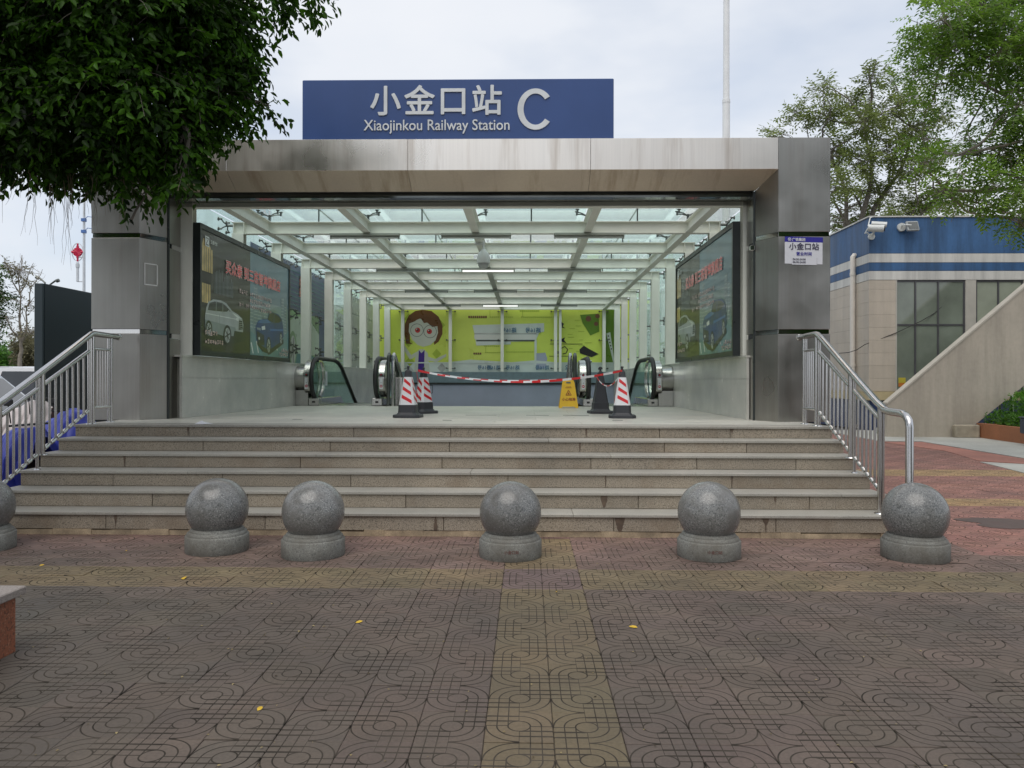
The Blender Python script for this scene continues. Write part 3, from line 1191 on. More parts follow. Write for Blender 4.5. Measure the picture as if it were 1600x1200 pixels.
# ================================================================== GLASS CANOPY
canopy = thing('glass_canopy', 'long white steel and glass canopy over the escalators', 'canopy', (-0.9, 11.2, 1.9))
C0, CS, NF = 11.2, 2.023, 9
ZB, ZBT = 4.066, 4.272
XL, XR = -4.99, 3.21
LONG = [-4.46, -2.745, -0.88, 1.03, 2.76]


def ibeam_x(mb, x0, x1, y, z0, z1, wy=0.13, t=0.012):
    mb.box(x0, x1, y - wy / 2, y + wy / 2, z0, z0 + t)
    mb.box(x0, x1, y - wy / 2, y + wy / 2, z1 - t, z1)
    mb.box(x0, x1, y - .006, y + .006, z0 + t, z1 - t)


def arm_spider(M, name='spider_fitting'):
    m = MB()
    m.tube([M @ Vector((0, 0, 0)), M @ Vector((0, 0, 0.13))], 0.022, 8)
    for (a, b) in ((1, 1), (1, -1), (-1, 1), (-1, -1)):
        m.tube([M @ Vector((0, 0, .10)), M @ Vector((a * .09, b * .045, .14)), M @ Vector((a * .17, b * .085, .15))], 0.011, 5)
        m.tube([M @ Vector((a * .17, b * .085, .13)), M @ Vector((a * .17, b * .085, .20))], 0.017, 6)
        m.tube([M @ Vector((a * .17, b * .085, .185)), M @ Vector((a * .17, b * .085, .199))], 0.034, 8)
    return m


sp_roof = sp_left = sp_right = None
for n in range(NF):
    y = C0 + n * CS
    m = MB()
    ibeam_x(m, XL - .11, XR + .11, y, ZB, ZBT)
    for x in (XL - .08, XL + .10, XR - .10, XR + .08):
        m.box(x - .005, x + .005, y - .06, y + .06, ZB + .012, ZBT - .012)
    m.build('cross_beam', M_white, canopy)
    for x in (XL, XR):
        m = MB()
        # H column: flanges face the street
        for dy in (-.075, .065):
            m.box(x - .10, x + .10, y + dy, y + dy + .012, 1.906, ZB)
        m.box(x - .006, x + .006, y - .063, y + .065, 1.906, ZB)
        m.build('column', M_white, canopy)
    for i, x in enumerate(LONG):
        if n < NF - 1:
            m = MB()
            m.box(x - .065, x + .065, y + .066, y + CS - .066, ZB + .006, ZB + .018)
            m.box(x - .065, x + .065, y + .066, y + CS - .066, ZBT - .018, ZBT - .006)
            m.box(x - .006, x + .006, y + .066, y + CS - .066, ZB + .018, ZBT - .018)
            m.build('long_beam', M_white, canopy)
        M = Matrix.Translation((x, y + (.10 if n == 0 else 0), ZBT))
        m = arm_spider(M)
        m.tube([(x, M.translation.y, ZBT - .002), (x, M.translation.y, ZBT + .12)], 0.02, 6)
        m.build('spider_fitting', M_fit, canopy)
    # side spiders carry the wall glass
    for (x, sgn) in ((XL - .10, -1), (XR + .10, 1)):
        for z in (2.25, 3.05, 4.22):
            M = Matrix.Translation((x, y, z)) @ Matrix.Rotation(R(90) * sgn, 4, 'Y') @ Matrix.Rotation(R(90), 4, 'Z')
            arm_spider(M).build('spider_fitting', M_fit, canopy)
# tie rods in the roof
m = MB()
for n in range(NF - 1):
    y = C0 + n * CS
    for i in range(len(LONG) - 1):
        xm = (LONG[i] + LONG[i + 1]) / 2
        m.tube([(xm, y + .02, 4.50), (xm, y + CS - .02, 4.50)], .012, 5)
        m.tube([(xm, y, ZBT), (xm, y, 4.52)], .014, 5)
m.build('tie_rod', M_fit, canopy)
ZG = 4.485
glx = [-5.45, LONG[0], LONG[1], LONG[2], LONG[3], LONG[4], 3.67]
for n in range(NF - 1):
    y0, y1 = C0 + n * CS - (.1 if n == 0 else 0), C0 + (n + 1) * CS
    for a, b in zip(glx, glx[1:]):
        m = MB()
        m.box(a + .008, b - .008, y0 + .008, y1 - .008, ZG, ZG + .014)
        m.build('roof_pane', M_glass if rng.random() < .6 else M_glass2, canopy)
    for x in (-5.47, 3.68):
        for (z0, z1) in ((1.91, 3.05), (3.062, ZG - .01)):
            m = MB()
            m.box(x, x + .012, y0 + .008, y1 - .008, z0, z1)
            m.build('side_pane', M_sideglass, canopy)
# end wall mullions and rear column
YE = C0 + 8 * CS + 0.02
for i, x in enumerate(LONG):
    m = MB()
    m.box(x - .055, x + .055, YE + .06, YE + .2, 1.86, ZB + .2)
    if i == 3:
        m.box(x + .12, x + .21, YE + .06, YE + .2, 1.86, ZB + .2)
    m.build('mullion', M_white, canopy)
# service panels near the back of the left side
M_rear = plain('rear_cladding', (0.38, 0.42, 0.38), 0.25, 0.2, var=0.1)
for k in range(4):
    z0 = 1.91 + k * 0.56
    for (y0, y1) in ((23.45, 25.2), (25.21, 27.3)):
        m = MB()
        m.box(-5.42, -5.36, y0 + .006, y1, z0 + .006, z0 + .55)
        m.build('cladding_panel', M_rear, canopy)

# ------------------------------------------------------------------ stairwell
g = MB()
YP = 27.75
g.box(-4.9, 3.1, YP - .3, YP + .1, -4.2, 1.42)
wl = g.build('end_wall', M_wallgrey, loc=(-.9, YP, 0))
tag(wl, 'lilac grey lower wall at the far end of the stairwell under the green poster', 'wall')
g = MB()
g.box(-4.92, 3.12, YP - .36, YP + .1, 1.46, 1.84)
g.box(-4.92, 3.12, YP - .33, YP + .1, 1.42, 1.46)
o = g.build('wall_band', M_wallband, wl)
g = MB()
g.box(-4.95, 3.15, YP - .34, YP - .29, 1.40, 1.455)
g.build('dark_rail', M_frame, wl)
m = MB()
for k in range(22):
    m.box(-2.85, 1.0, 16.16 + k * 0.32, 16.16 + (k + 1) * .32, -4.2, 0.84 - k * 0.16)
sw = m.build('stairwell_steps', M_floor, loc=(-.9, 16.2, 0))
tag(sw, 'stone stairs going down between the two escalators', 'stairs')
g = MB()
g.box(-4.95, 3.15, 16.16, YP, -4.3, -4.2)
tag(g.build('lower_floor', M_floor), 'floor at the bottom of the stairwell', kind='structure')
m = MB()
pr = Print(FM(0, YP - .302, 0))
p = at(670, 608, 27.4); pr.line([(p.x - .12, 1.08), (p.x + .12, 1.08), (p.x + .12, 1.36), (p.x - .12, 1.36), (p.x - .12, 1.08)], .02, M_frame)
pr.rect(p.x - .03, p.x + .03, 1.14, 1.20, M_frame); pr.rect(p.x - .03, p.x + .03, 1.25, 1.3, M_frame)
pr.build('small_plate', wl)

# ================================================================== LIGHTBOXES
M_adk = plain('advert_dark', (0.032, 0.030, 0.020), 0.32, var=0.5, scale=1.5, coat=0.4)
M_asky = plain('advert_sky', (0.15, 0.25, 0.30), 0.32, var=0.25, scale=0.8, coat=0.4)
M_asky2 = plain('advert_sky_low', (0.20, 0.30, 0.30), 0.32, var=0.2, scale=1, coat=0.4)
M_acity = plain('advert_city', (0.186, 0.264, 0.295), 0.32, var=0.3, scale=5, coat=0.4)
M_acity2 = plain('advert_city_light', (0.372, 0.465, 0.465), 0.32, var=0.3, scale=5, coat=0.4)
M_aroad = plain('advert_road', (0.13, 0.26, 0.28), 0.32, var=0.2, scale=2, coat=0.4)
M_awhite = plain('advert_white', (0.698, 0.744, 0.713), 0.32, coat=0.4)
M_awin = plain('advert_window', (0.620, 0.465, 0.171), 0.32, var=0.35, scale=6, coat=0.4)
M_ared = plain('advert_red', (0.850, 0.070, 0.078), 0.3, coat=0.3)
M_apink = plain('advert_pink', (0.850, 0.651, 0.620), 0.3, coat=0.3)
M_asilver = plain('advert_car_silver', (0.40, 0.44, 0.44), 0.32, var=0.15, scale=3, coat=0.4)
M_asilver2 = plain('advert_car_grey', (0.248, 0.295, 0.295), 0.32, var=0.15, scale=3, coat=0.4)
M_ablue = plain('advert_car_blue', (0.014, 0.05, 0.17), 0.32, var=0.3, scale=3, coat=0.4)
M_ablue2 = plain('advert_car_light_blue', (0.05, 0.15, 0.38), 0.32, coat=0.4)
M_ablack = plain('advert_black', (0.016, 0.019, 0.019), 0.32, coat=0.4)


def lightbox(side, label):
    xf = -4.80 if side < 0 else 2.985
    y0, y1, z0, z1 = 11.2, 15.5, 1.908, 3.86
    t = thing('lightbox', label, 'billboard', (xf, y0, z0), 'car advert lightboxes on the granite walls')
    m = MB()
    fx0, fx1 = (xf - .11, xf) if side < 0 else (xf, xf + .11)
    for (a, b, c, d) in ((y0, y1, z0, z0 + .075), (y0, y1, z1 - .075, z1), (y0, y0 + .06, z0 + .075, z1 - .075), (y1 - .06, y1, z0 + .075, z1 - .075)):
        m.box(fx0, fx1, a, b, c, d)
    m.build('frame', M_frame, t)
    m = MB()
    m.box(fx0 + (.012 if side < 0 else .02), fx1 - (.02 if side < 0 else .012), y0 + .06, y1 - .06, z0 + .075, z1 - .075)
    m.build('back_panel', M_frame, t)
    L, H = y1 - y0 - .12, z1 - z0 - .15
    xp = xf - .0185 if side < 0 else xf + .0185
    if side < 0:
        M = face_matrix((xp, y0 + .06, z0 + .075), (0, 1, 0), (0, 0, 1))
    else:
        M = face_matrix((xp, y1 - .06, z0 + .075), (0, -1, 0), (0, 0, 1))
    pr = Print(M, 0.00015)
    S = L * 0.485
    pr.rect(0, S, 0, H, M_adk)
    pr.rect(S, L, 0, H, M_asky)
    pr.rect(S, L, 0, H * .55, M_asky2)
    rr = random.Random(5)
    for (u0, u1, hh) in ((.00, .07, .62), (.08, .17, .95), (.17, .30, .80), (.31, .42, .66), (.43, .52, .58), (.78, .86, .9), (.87, .93, .72)):
        a, b = S + (L - S) * u0, S + (L - S) * u1
        pr.rect(a, b, H * .25, H * (.25 + hh * .45), M_acity)
        nrow = int(hh * 14)
        for q in range(nrow):
            zz = H * .27 + q * H * hh * .44 / nrow
            pr.rect(a + .01, b - .01, zz, zz + .012, M_acity2, same=q > 0)
    # curving road with lane stripes
    road = [(S, .02), (S, .42), (S + .5, .30), (L - .5, .36), (L, .55), (L, 0.0), (S, 0.0)]
    pr.poly(road, M_aroad)
    for k in range(6):
        a = S + .12 + k * .26
        pr.poly([(a, .03 + .02 * k), (a + .05, .03 + .02 * k), (a - .05, .22 + .035 * k), (a - .10, .22 + .035 * k)], M_awhite, same=k > 0)
    # warm lit building at night
    pr.rect(0.02, .42, H * .66, H * .86, M_awin)
    pr.poly([(0.02, H * .86), (.36, H * .86), (.22, H * .93), (.08, H * .93)], M_awin, same=True)
    pr.rect(0.02, .36, H * .40, H * .56, M_awin)
    for u in (.1, .17, .26, .34):
        pr.rect(u, u + .018, H * .40, H * .86, M_ablack, same=u > .1)
    for k in range(14):
        u = .5 + k * .055
        pr.rect(u, u + .02, H * .5, H * (.62 + .1 * rr.random()), M_asilver2, same=k > 0)
    # silver off-roader, seen from its front right corner
    o_ = .06
    Q = lambda pts: [(u - o_, v) for u, v in pts]

    def wheel(u, v, a, b):
        pr.disc(u - o_, v, a, M_ablack, ry=b)
        pr.disc(u - o_, v, a * .68, M_asilver, ry=b * .72)
        for k in range(6):
            g_ = 2 * math.pi * k / 6 + .3
            pr.line([(u - o_, v), (u - o_ + .62 * a * math.cos(g_), v + .66 * b * math.sin(g_))], a * .16, M_ablack, same=k > 0)
        pr.disc(u - o_, v, a * .18, M_ablack, ry=b * .18)
    pr.poly(Q([(.16, .24), (.3, .18), (1.2, .15), (1.8, .22), (1.9, .32), (.16, .32)]), M_ablack)
    pr.poly(Q([(.20, .36), (.20, .52), (.24, .64), (.32, .74), (.50, .80), (.80, .815), (1.02, .79), (1.26, .69), (1.5, .655), (1.70, .60), (1.76, .50), (1.74, .36), (1.6, .29), (1.25, .28), (1.05, .25), (.5, .29), (.22, .32)]), M_asilver)
    pr.poly(Q([(.20, .36), (.20, .47), (1.4, .43), (1.5, .30), (1.25, .28), (1.05, .25), (.5, .29), (.22, .32)]), M_asilver2)
    pr.poly(Q([(.30, .62), (.36, .73), (.56, .775), (.84, .78), (1.0, .75), (1.20, .675), (.9, .645), (.5, .625)]), M_ablack)
    for u in (.60, .86):
        pr.poly(Q([(u, .62), (u + .02, .62), (u + .03, .79), (u + .01, .79)]), M_asilver2)
    pr.poly(Q([(.22, .57), (1.42, .575), (1.44, .56), (.22, .555)]), M_awhite)
    pr.poly(Q([(1.24, .665), (1.48, .635), (1.68, .59), (1.46, .60)]), M_awhite)
    pr.poly(Q([(.74, .28), (.74, .60), (.755, .60), (.755, .28)]), M_asilver2)
    pr.poly(Q([(1.54, .40), (1.56, .56), (1.70, .56), (1.73, .42)]), M_ablack)
    for k in range(4):
        pr.rect(1.555 - o_, 1.705 - o_, .43 + k * .032, .437 + k * .032, M_asilver, same=k > 0)
    pr.poly(Q([(1.42, .59), (1.55, .60), (1.54, .54), (1.43, .55)]), M_awhite)
    pr.poly(Q([(1.32, .28), (1.36, .37), (1.75, .37), (1.68, .28)]), M_ablack)
    pr.poly(Q([(1.05, .66), (1.13, .70), (1.15, .64), (1.07, .62)]), M_asilver)
    wheel(.34, .33, .125, .135)
    wheel(1.06, .28, .165, .165)
    # blue off-roader
    pr.poly(Q([(2.42, .20), (2.7, .08), (3.1, .04), (3.9, .28), (3.9, .36), (2.42, .30)]), M_ablack)
    pr.poly(Q([(2.38, .28), (2.37, .54), (2.48, .63), (2.75, .68), (2.95, .69), (3.06, .82), (3.2, .855), (3.6, .83), (3.8, .76), (3.88, .62), (3.91, .42), (3.7, .30), (3.2, .16), (2.95, .13), (2.6, .20)]), M_ablue)
    pr.poly(Q([(2.97, .68), (3.08, .80), (3.24, .83), (3.6, .80), (3.79, .73), (3.62, .67), (3.3, .65)]), M_ablack)
    pr.poly(Q([(3.30, .65), (3.33, .83), (3.36, .83), (3.34, .65)]), M_ablue)
    pr.poly(Q([(2.44, .59), (2.60, .655), (2.96, .685), (3.16, .64), (2.8, .60)]), M_ablue2)
    pr.poly(Q([(3.1, .52), (3.86, .56), (3.87, .53), (3.12, .48)]), M_ablue2)
    pr.poly(Q([(2.39, .30), (2.40, .44), (2.78, .38), (2.80, .20), (2.6, .20)]), M_ablack)
    pr.poly(Q([(2.40, .50), (2.60, .50), (2.60, .455), (2.41, .465)]), M_asilver2)
    pr.poly(Q([(2.64, .53), (2.82, .56), (2.84, .49), (2.66, .47)]), M_awhite)
    pr.disc(2.52 - o_, .31, .035, M_awhite, ry=.025)
    wheel(3.03, .20, .12, .17)
    wheel(3.74, .37, .085, .13)
    pr.build('print', t)
    lm = lambda u, v, w=.03: M @ Matrix.Translation((u, v, .045)) if False else M @ Matrix.Translation((u, v, w))
    head = '买众泰 到三栋智坤旗舰店'
    text(head, .235, M_awhite, t, lm(.90, H * .715, .0120), .0003, .011, sx=1.03)
    text(head, .235, M_ared, t, lm(.90, H * .715, .0128), .0003, .004, sx=1.03)
    # small print too fine to read in the photograph: rows of tiny strokes
    gl = Print(M @ Matrix.Translation((0, 0, .012)), .0003)
    rg = random.Random(8)

    def squiggle(u, v, n, s_):
        for k in range(n):
            uu = u + k * s_ * 1.12
            for _ in range(3):
                vv = v + rg.random() * s_ * .8
                gl.rect(uu + rg.random() * s_ * .2, uu + s_ * (.7 + .3 * rg.random()), vv, vv + s_ * .14, M_apink, same=True)
            for _ in range(2):
                w_ = uu + rg.random() * s_ * .8
                gl.rect(w_, w_ + s_ * .13, v + rg.random() * s_ * .3, v + s_ * (.7 + .3 * rg.random()), M_apink, same=True)
    squiggle(1.50, .56 * H, 4, .085)
    squiggle(1.98, .56 * H, 12, .085)
    squiggle(1.98, .50 * H, 12, .08)
    squiggle(1.50, .44 * H, 2, .085)
    squiggle(1.78, .44 * H, 14, .085)
    squiggle(.12, .13 * H, 5, .085)
    squiggle(.12, .06 * H, 8, .08)
    squiggle(L - .48, .06 * H, 5, .08)
    squiggle(L - .60, .015 * H, 6, .08)
    tag(gl.build('small_print', t), kind='stuff')
    p2 = Print(M @ Matrix.Translation((0, 0, .012)), .0003)
    p2.rect(.12, .27, H * .87, H * .955, M_awhite)
    p2.line([(.145, H * .94), (.245, H * .94), (.15, H * .885), (.245, H * .885)], .014, M_adk)
    p2.build('emblem', t)
    text('众泰汽车', .065, M_awhite, t, lm(.30, H * .905, .021), .0004, .001)
    return t


lightbox(-1, 'black framed lightbox with silver car and blue car advert on the left granite wall')
lightbox(1, 'black framed lightbox with silver car and blue car advert on the right granite wall')

# second advert, stuck on the outside of the left glass wall
M_pb = plain('poster_blue', (0.035, 0.07, 0.16), 0.3, var=0.3, scale=2, stretch=(1, 1, 4))
M_pg = plain('poster_green', (0.17, 0.32, 0.14), 0.3, var=0.35, scale=1.2)
M_pt = plain('poster_teal', (0.04, 0.17, 0.18), 0.3, var=0.3, scale=1.2)
M_po = plain('poster_orange', (0.75, 0.17, 0.06), 0.3)
M_pgrey = plain('poster_grey', (0.40, 0.42, 0.40), 0.3, var=0.2, scale=3)
wp = thing('window_advert', 'blue and green car poster behind the left glass wall beyond the lightbox', 'poster', (-5.44, 15.2, 1.92))
M = face_matrix((-5.44, 15.0, 1.92), (0, 1, 0), (0, 0, 1))
pr = Print(M, .0012)
pr.rect(0, 5.9, 0, 2.35, M_pb)
pr.rect(0, 5.0, 0, 1.25, M_pg)
pr.poly([(0, 0), (5.0, 0), (5.0, .15), (2.0, .55), (0, .62)], M_pt)
pr.poly([(1.9, .55), (2.3, .9), (3.0, 1.15), (4.2, 1.1), (5.0, .8), (5.0, .25), (2.2, .25)], plain('poster_car', (.42, .52, .42), .3))
pr.disc(2.75, .35, .30, M_pg, ry=.42)
pr.disc(2.75, .32, .22, M_pgrey, ry=.34)
for k in range(5):
    a = 2 * math.pi * k / 5
    pr.line([(2.75, .32), (2.75 + .2 * math.cos(a), .32 + .31 * math.sin(a))], .05, M_fit, same=k > 0)
for q in range(9):
    pr.rect(0, 5.9, 1.36 + q * .1, 1.385 + q * .1, M_pt, same=q > 0)
# orange characters too broken up to read: built as plain strokes
rr = random.Random(11)
for k in range(3):
    u = .55 + k * 1.35
    for (a, b, c, d) in ((0, .62, .62, .66), (0, .62, .40, .44), (.0, .08, .2, .66), (.5, .62, .3, .66), (.2, .3, .0, .6), (.1, .55, .2, .25), (.35, .6, .0, .1)):
        pr.rect(u + a, u + b, 1.42 + c, 1.42 + d + .03, M_po, same=True)
for k in range(6):
    pr.rect(.4 + k * .2, .52 + k * .2, .82, .95, M_po, same=True)
pr.build('print', wp)

# ================================================================== GREEN POSTER ON THE END GLASS
YQ = YE + 0.34
poster = thing('green_poster', 'wide lime green poster seen from behind on the end glass wall', 'poster', (-.9, YQ, 1.85))
mk = lambda n, c, v=.06, s=1.0, r=.3: plain(n, c, r, var=v, scale=s)
Q1 = mk('poster_lime', (0.56, 0.68, 0.11), .16, .5)
Q2 = mk('poster_lime_light', (0.58, 0.69, 0.13), .08)
Q3 = mk('poster_olive', (0.33, 0.44, 0.05), .12)
Q4 = mk('poster_pale', (0.55, 0.62, 0.58), .08)
Q5 = mk('poster_face', (0.48, 0.52, 0.44), .04)
Q6 = mk('poster_hair', (0.12, 0.052, 0.015), .12, 3)
Q7 = mk('poster_eye', (0.42, 0.03, 0.03))
Q8 = mk('poster_violet', (0.05, 0.02, 0.20))
Q9 = mk('poster_black', (0.02, 0.02, 0.02))
Q10 = mk('poster_text_blue', (0.08, 0.17, 0.26))
Q11 = mk('poster_leaf_green', (0.11, 0.22, 0.02))
Q12 = mk('poster_brown', (0.16, 0.07, 0.04))
Q13 = mk('poster_white', (0.60, 0.62, 0.58))
M = face_matrix((0, YQ, 0), (1, 0, 0), (0, 0, 1))


def qp(px, py):
    k = YQ / 1200
    return ((px - 823) * k, EYE + (594 - py) * k)


def qpoly(pts, mat, same=False):
    pr.poly([qp(*p) for p in pts], mat, same)


def qrect(x0, x1, y0, y1, mat, same=False):
    qpoly([(x0, y1), (x1, y1), (x1, y0), (x0, y0)], mat, same)


pr = Print(M, .0003)
qrect(588, 990, 470, 582, Q4)
qrect(588, 990, 470, 566, Q1)
qrect(697, 785, 482, 562, Q2)
for (cx_, cy_) in ((638, 498), (638, 535), (660, 553), (682, 553), (640, 565), (688, 508), (660, 578), (690, 575), (640, 580)):
    qpoly([(cx_, cy_ - 8), (cx_ + 7, cy_), (cx_, cy_ + 8), (cx_ - 7, cy_)], Q3 if cy_ < 566 else M_pgrey)
# cartoon woman: coat, dress, arms, face, bob of hair, round glasses
qpoly([(646, 590), (649, 552), (655, 546), (662, 546), (668, 552), (672, 590)], Q5)
qpoly([(648, 558), (640, 562), (631, 548), (627, 540), (631, 539), (642, 555), (650, 550)], Q5)
qpoly([(667, 557), (680, 561), (697, 553), (697, 557), (682, 566), (667, 563)], Q5)
qpoly([(652, 590), (654, 547), (658, 552), (663, 547), (662, 590)], Q8)
hair = [(634, 537), (631, 520), (632, 506), (638, 493), (648, 486), (660, 484), (674, 486), (685, 495), (691, 508), (691, 522), (685, 534), (678, 539), (676, 520), (640, 522), (640, 535), (645, 538)]
qpoly(hair, Q6)
face = [(639, 505), (638, 518), (643, 530), (652, 539), (661, 542), (672, 539), (680, 532), (684, 520), (683, 508), (672, 500), (655, 498)]
qpoly(face, Q5)
qpoly([(638, 506), (648, 502), (655, 495), (662, 505), (667, 504), (675, 511), (686, 509), (684, 496), (672, 488), (650, 488), (640, 497)], Q6)
for (ex, ey) in ((652, 516), (670.5, 518)):
    pr.line([qp(ex + (ex - 661) * .12 + 10 * math.cos(a / 16 * 6.2832), ey + 10 * math.sin(a / 16 * 6.2832)) for a in range(17)], .018, M_fit)
    u, v = qp(ex, ey)
    pr.disc(u, v, .095, Q7)
    pr.disc(u, v + .01, .035, Q9)
    pr.disc(u - .03, v + .04, .02, Q13)
# route-map lines and bleached patches in the middle of the poster
qpoly([(738, 508), (850, 505), (850, 518), (842, 520), (838, 530), (838, 533), (798, 534), (798, 538), (744, 540), (742, 525)], Q4)
qrect(741, 838, 520.5, 522.5, M_pgrey)
qrect(744, 836, 531, 533.5, M_fit)
qrect(741, 837, 523.5, 530, Q13)
qrect(835, 838.5, 532, 575, Q4)
qpoly([(838, 552), (852, 551), (855, 560), (852, 575), (838, 578)], M_wallgrey)
qpoly([(614, 566), (700, 566), (735, 562), (800, 566), (835, 563), (870, 566), (966, 566), (966, 568), (614, 568)], Q4)
for (x0, x1, y) in ((765, 800, 495.5), (814, 870, 495.5), (758, 782, 551), (791, 832, 550), (756, 778, 541), (812, 840, 486)):
    x = x0
    while x < x1:
        qrect(x, x + 2.2, y - .9, y + .5, Q3 if y > 490 else Q11, same=True)
        x += 3.1
for x in (765, 816, 758.5):
    qrect(x, x + .7, 484 if x > 760 else 540, 495 if x > 760 else 550, Q3, same=True)
for k in range(9):
    qrect(731.5 + k * 3.3, 734 + k * 3.3, 493.5, 497, Q12, same=True)
for k in range(4):
    qrect(739.5 + k * 3.3, 742 + k * 3.3, 551, 554, Q12, same=True)
# right part: small map lines, plants and brown spots
qrect(940, 966, 482, 566, Q11)
for k in range(12):
    x0 = 884 + rr.random() * 30
    y0 = 500 + k * 4.4
    qrect(x0, x0 + 6 + rr.random() * 5, y0, y0 + .7, Q3, same=k > 0)
qrect(859, 910, 537, 537.8, Q9)
qrect(858, 892, 556, 556.8, Q9)
qpoly([(906, 492), (935, 490), (936, 518), (922, 524), (916, 514), (910, 505)], Q11)
for (x, y, r_) in ((919, 498, 4.5), (933, 494, 3.6), (931, 506, 3.4)):
    u, v = qp(x, y)
    pr.disc(u, v, r_ * YQ / 1200, Q12)
qpoly([(905, 546), (912, 540), (920, 545), (935, 553), (924, 558), (906, 552)], Q9)
qpoly([(877, 503), (881, 506), (879, 510), (883, 513), (878, 512)], Q9)
qpoly([(876, 530), (883, 527), (881, 531), (885, 536), (878, 534)], Q9)
pr.line([qp(876, 545), qp(882, 541), qp(887, 546), qp(884, 552), qp(879, 553)], .03, Q9)
qpoly([(947, 521), (953, 519), (959, 560), (959, 572)], Q4)
for k in range(5):
    qrect(949 + k * 1.2, 951 + k * 1.2, 524 + k * 5, 526 + k * 5, Q9, same=k > 0)
pr.build('print', poster)


def mtext(body, px, py, size, mat):
    u, v = qp(px, py)
    text(body, size, mat, poster, face_matrix((u, YQ - .06, v), (1, 0, 0), (0, 0, 1)), .0005, .004, mirror=True)


mtext('路16号', 807, 519, .19, Q10)
mtext('路16号', 845, 519, .19, Q10)
for x in (768, 782, 812):
    mtext('路16号', x, 577, .17, Q10)
mtext('路16号', 858, 577, .17, Q10)
mtext('222', 897, 577, .22, Q10)
mtext('NE', 877, 552.5, .12, Q9)
m = MB()
m.box(qp(588, 0)[0], qp(990, 0)[0], YQ + .004, YQ + .02, 1.85, ZG)
m.build('pane', plain('poster_backing', (0.3, 0.4, 0.1), .5), poster)
# point fixings over the poster
for x in LONG:
    for dx in (-.15, .15):
        for z in (1.98, 3.0, 4.03):
            m = MB()
            m.tube([(x + dx * .3, YE + .12, z - .03), (x + dx, YQ - .02, z)], .012, 5)
            m.tube([(x + dx, YQ - .05, z), (x + dx, YQ - .018, z)], .03, 8)
            m.build('glass_clamp', M_fit, canopy)

# ================================================================== ESCALATORS
M_red = plain('sticker_red', (0.45, 0.02, 0.04), .4)
M_stick = plain('sticker_white', (0.66, 0.68, 0.70), .4)


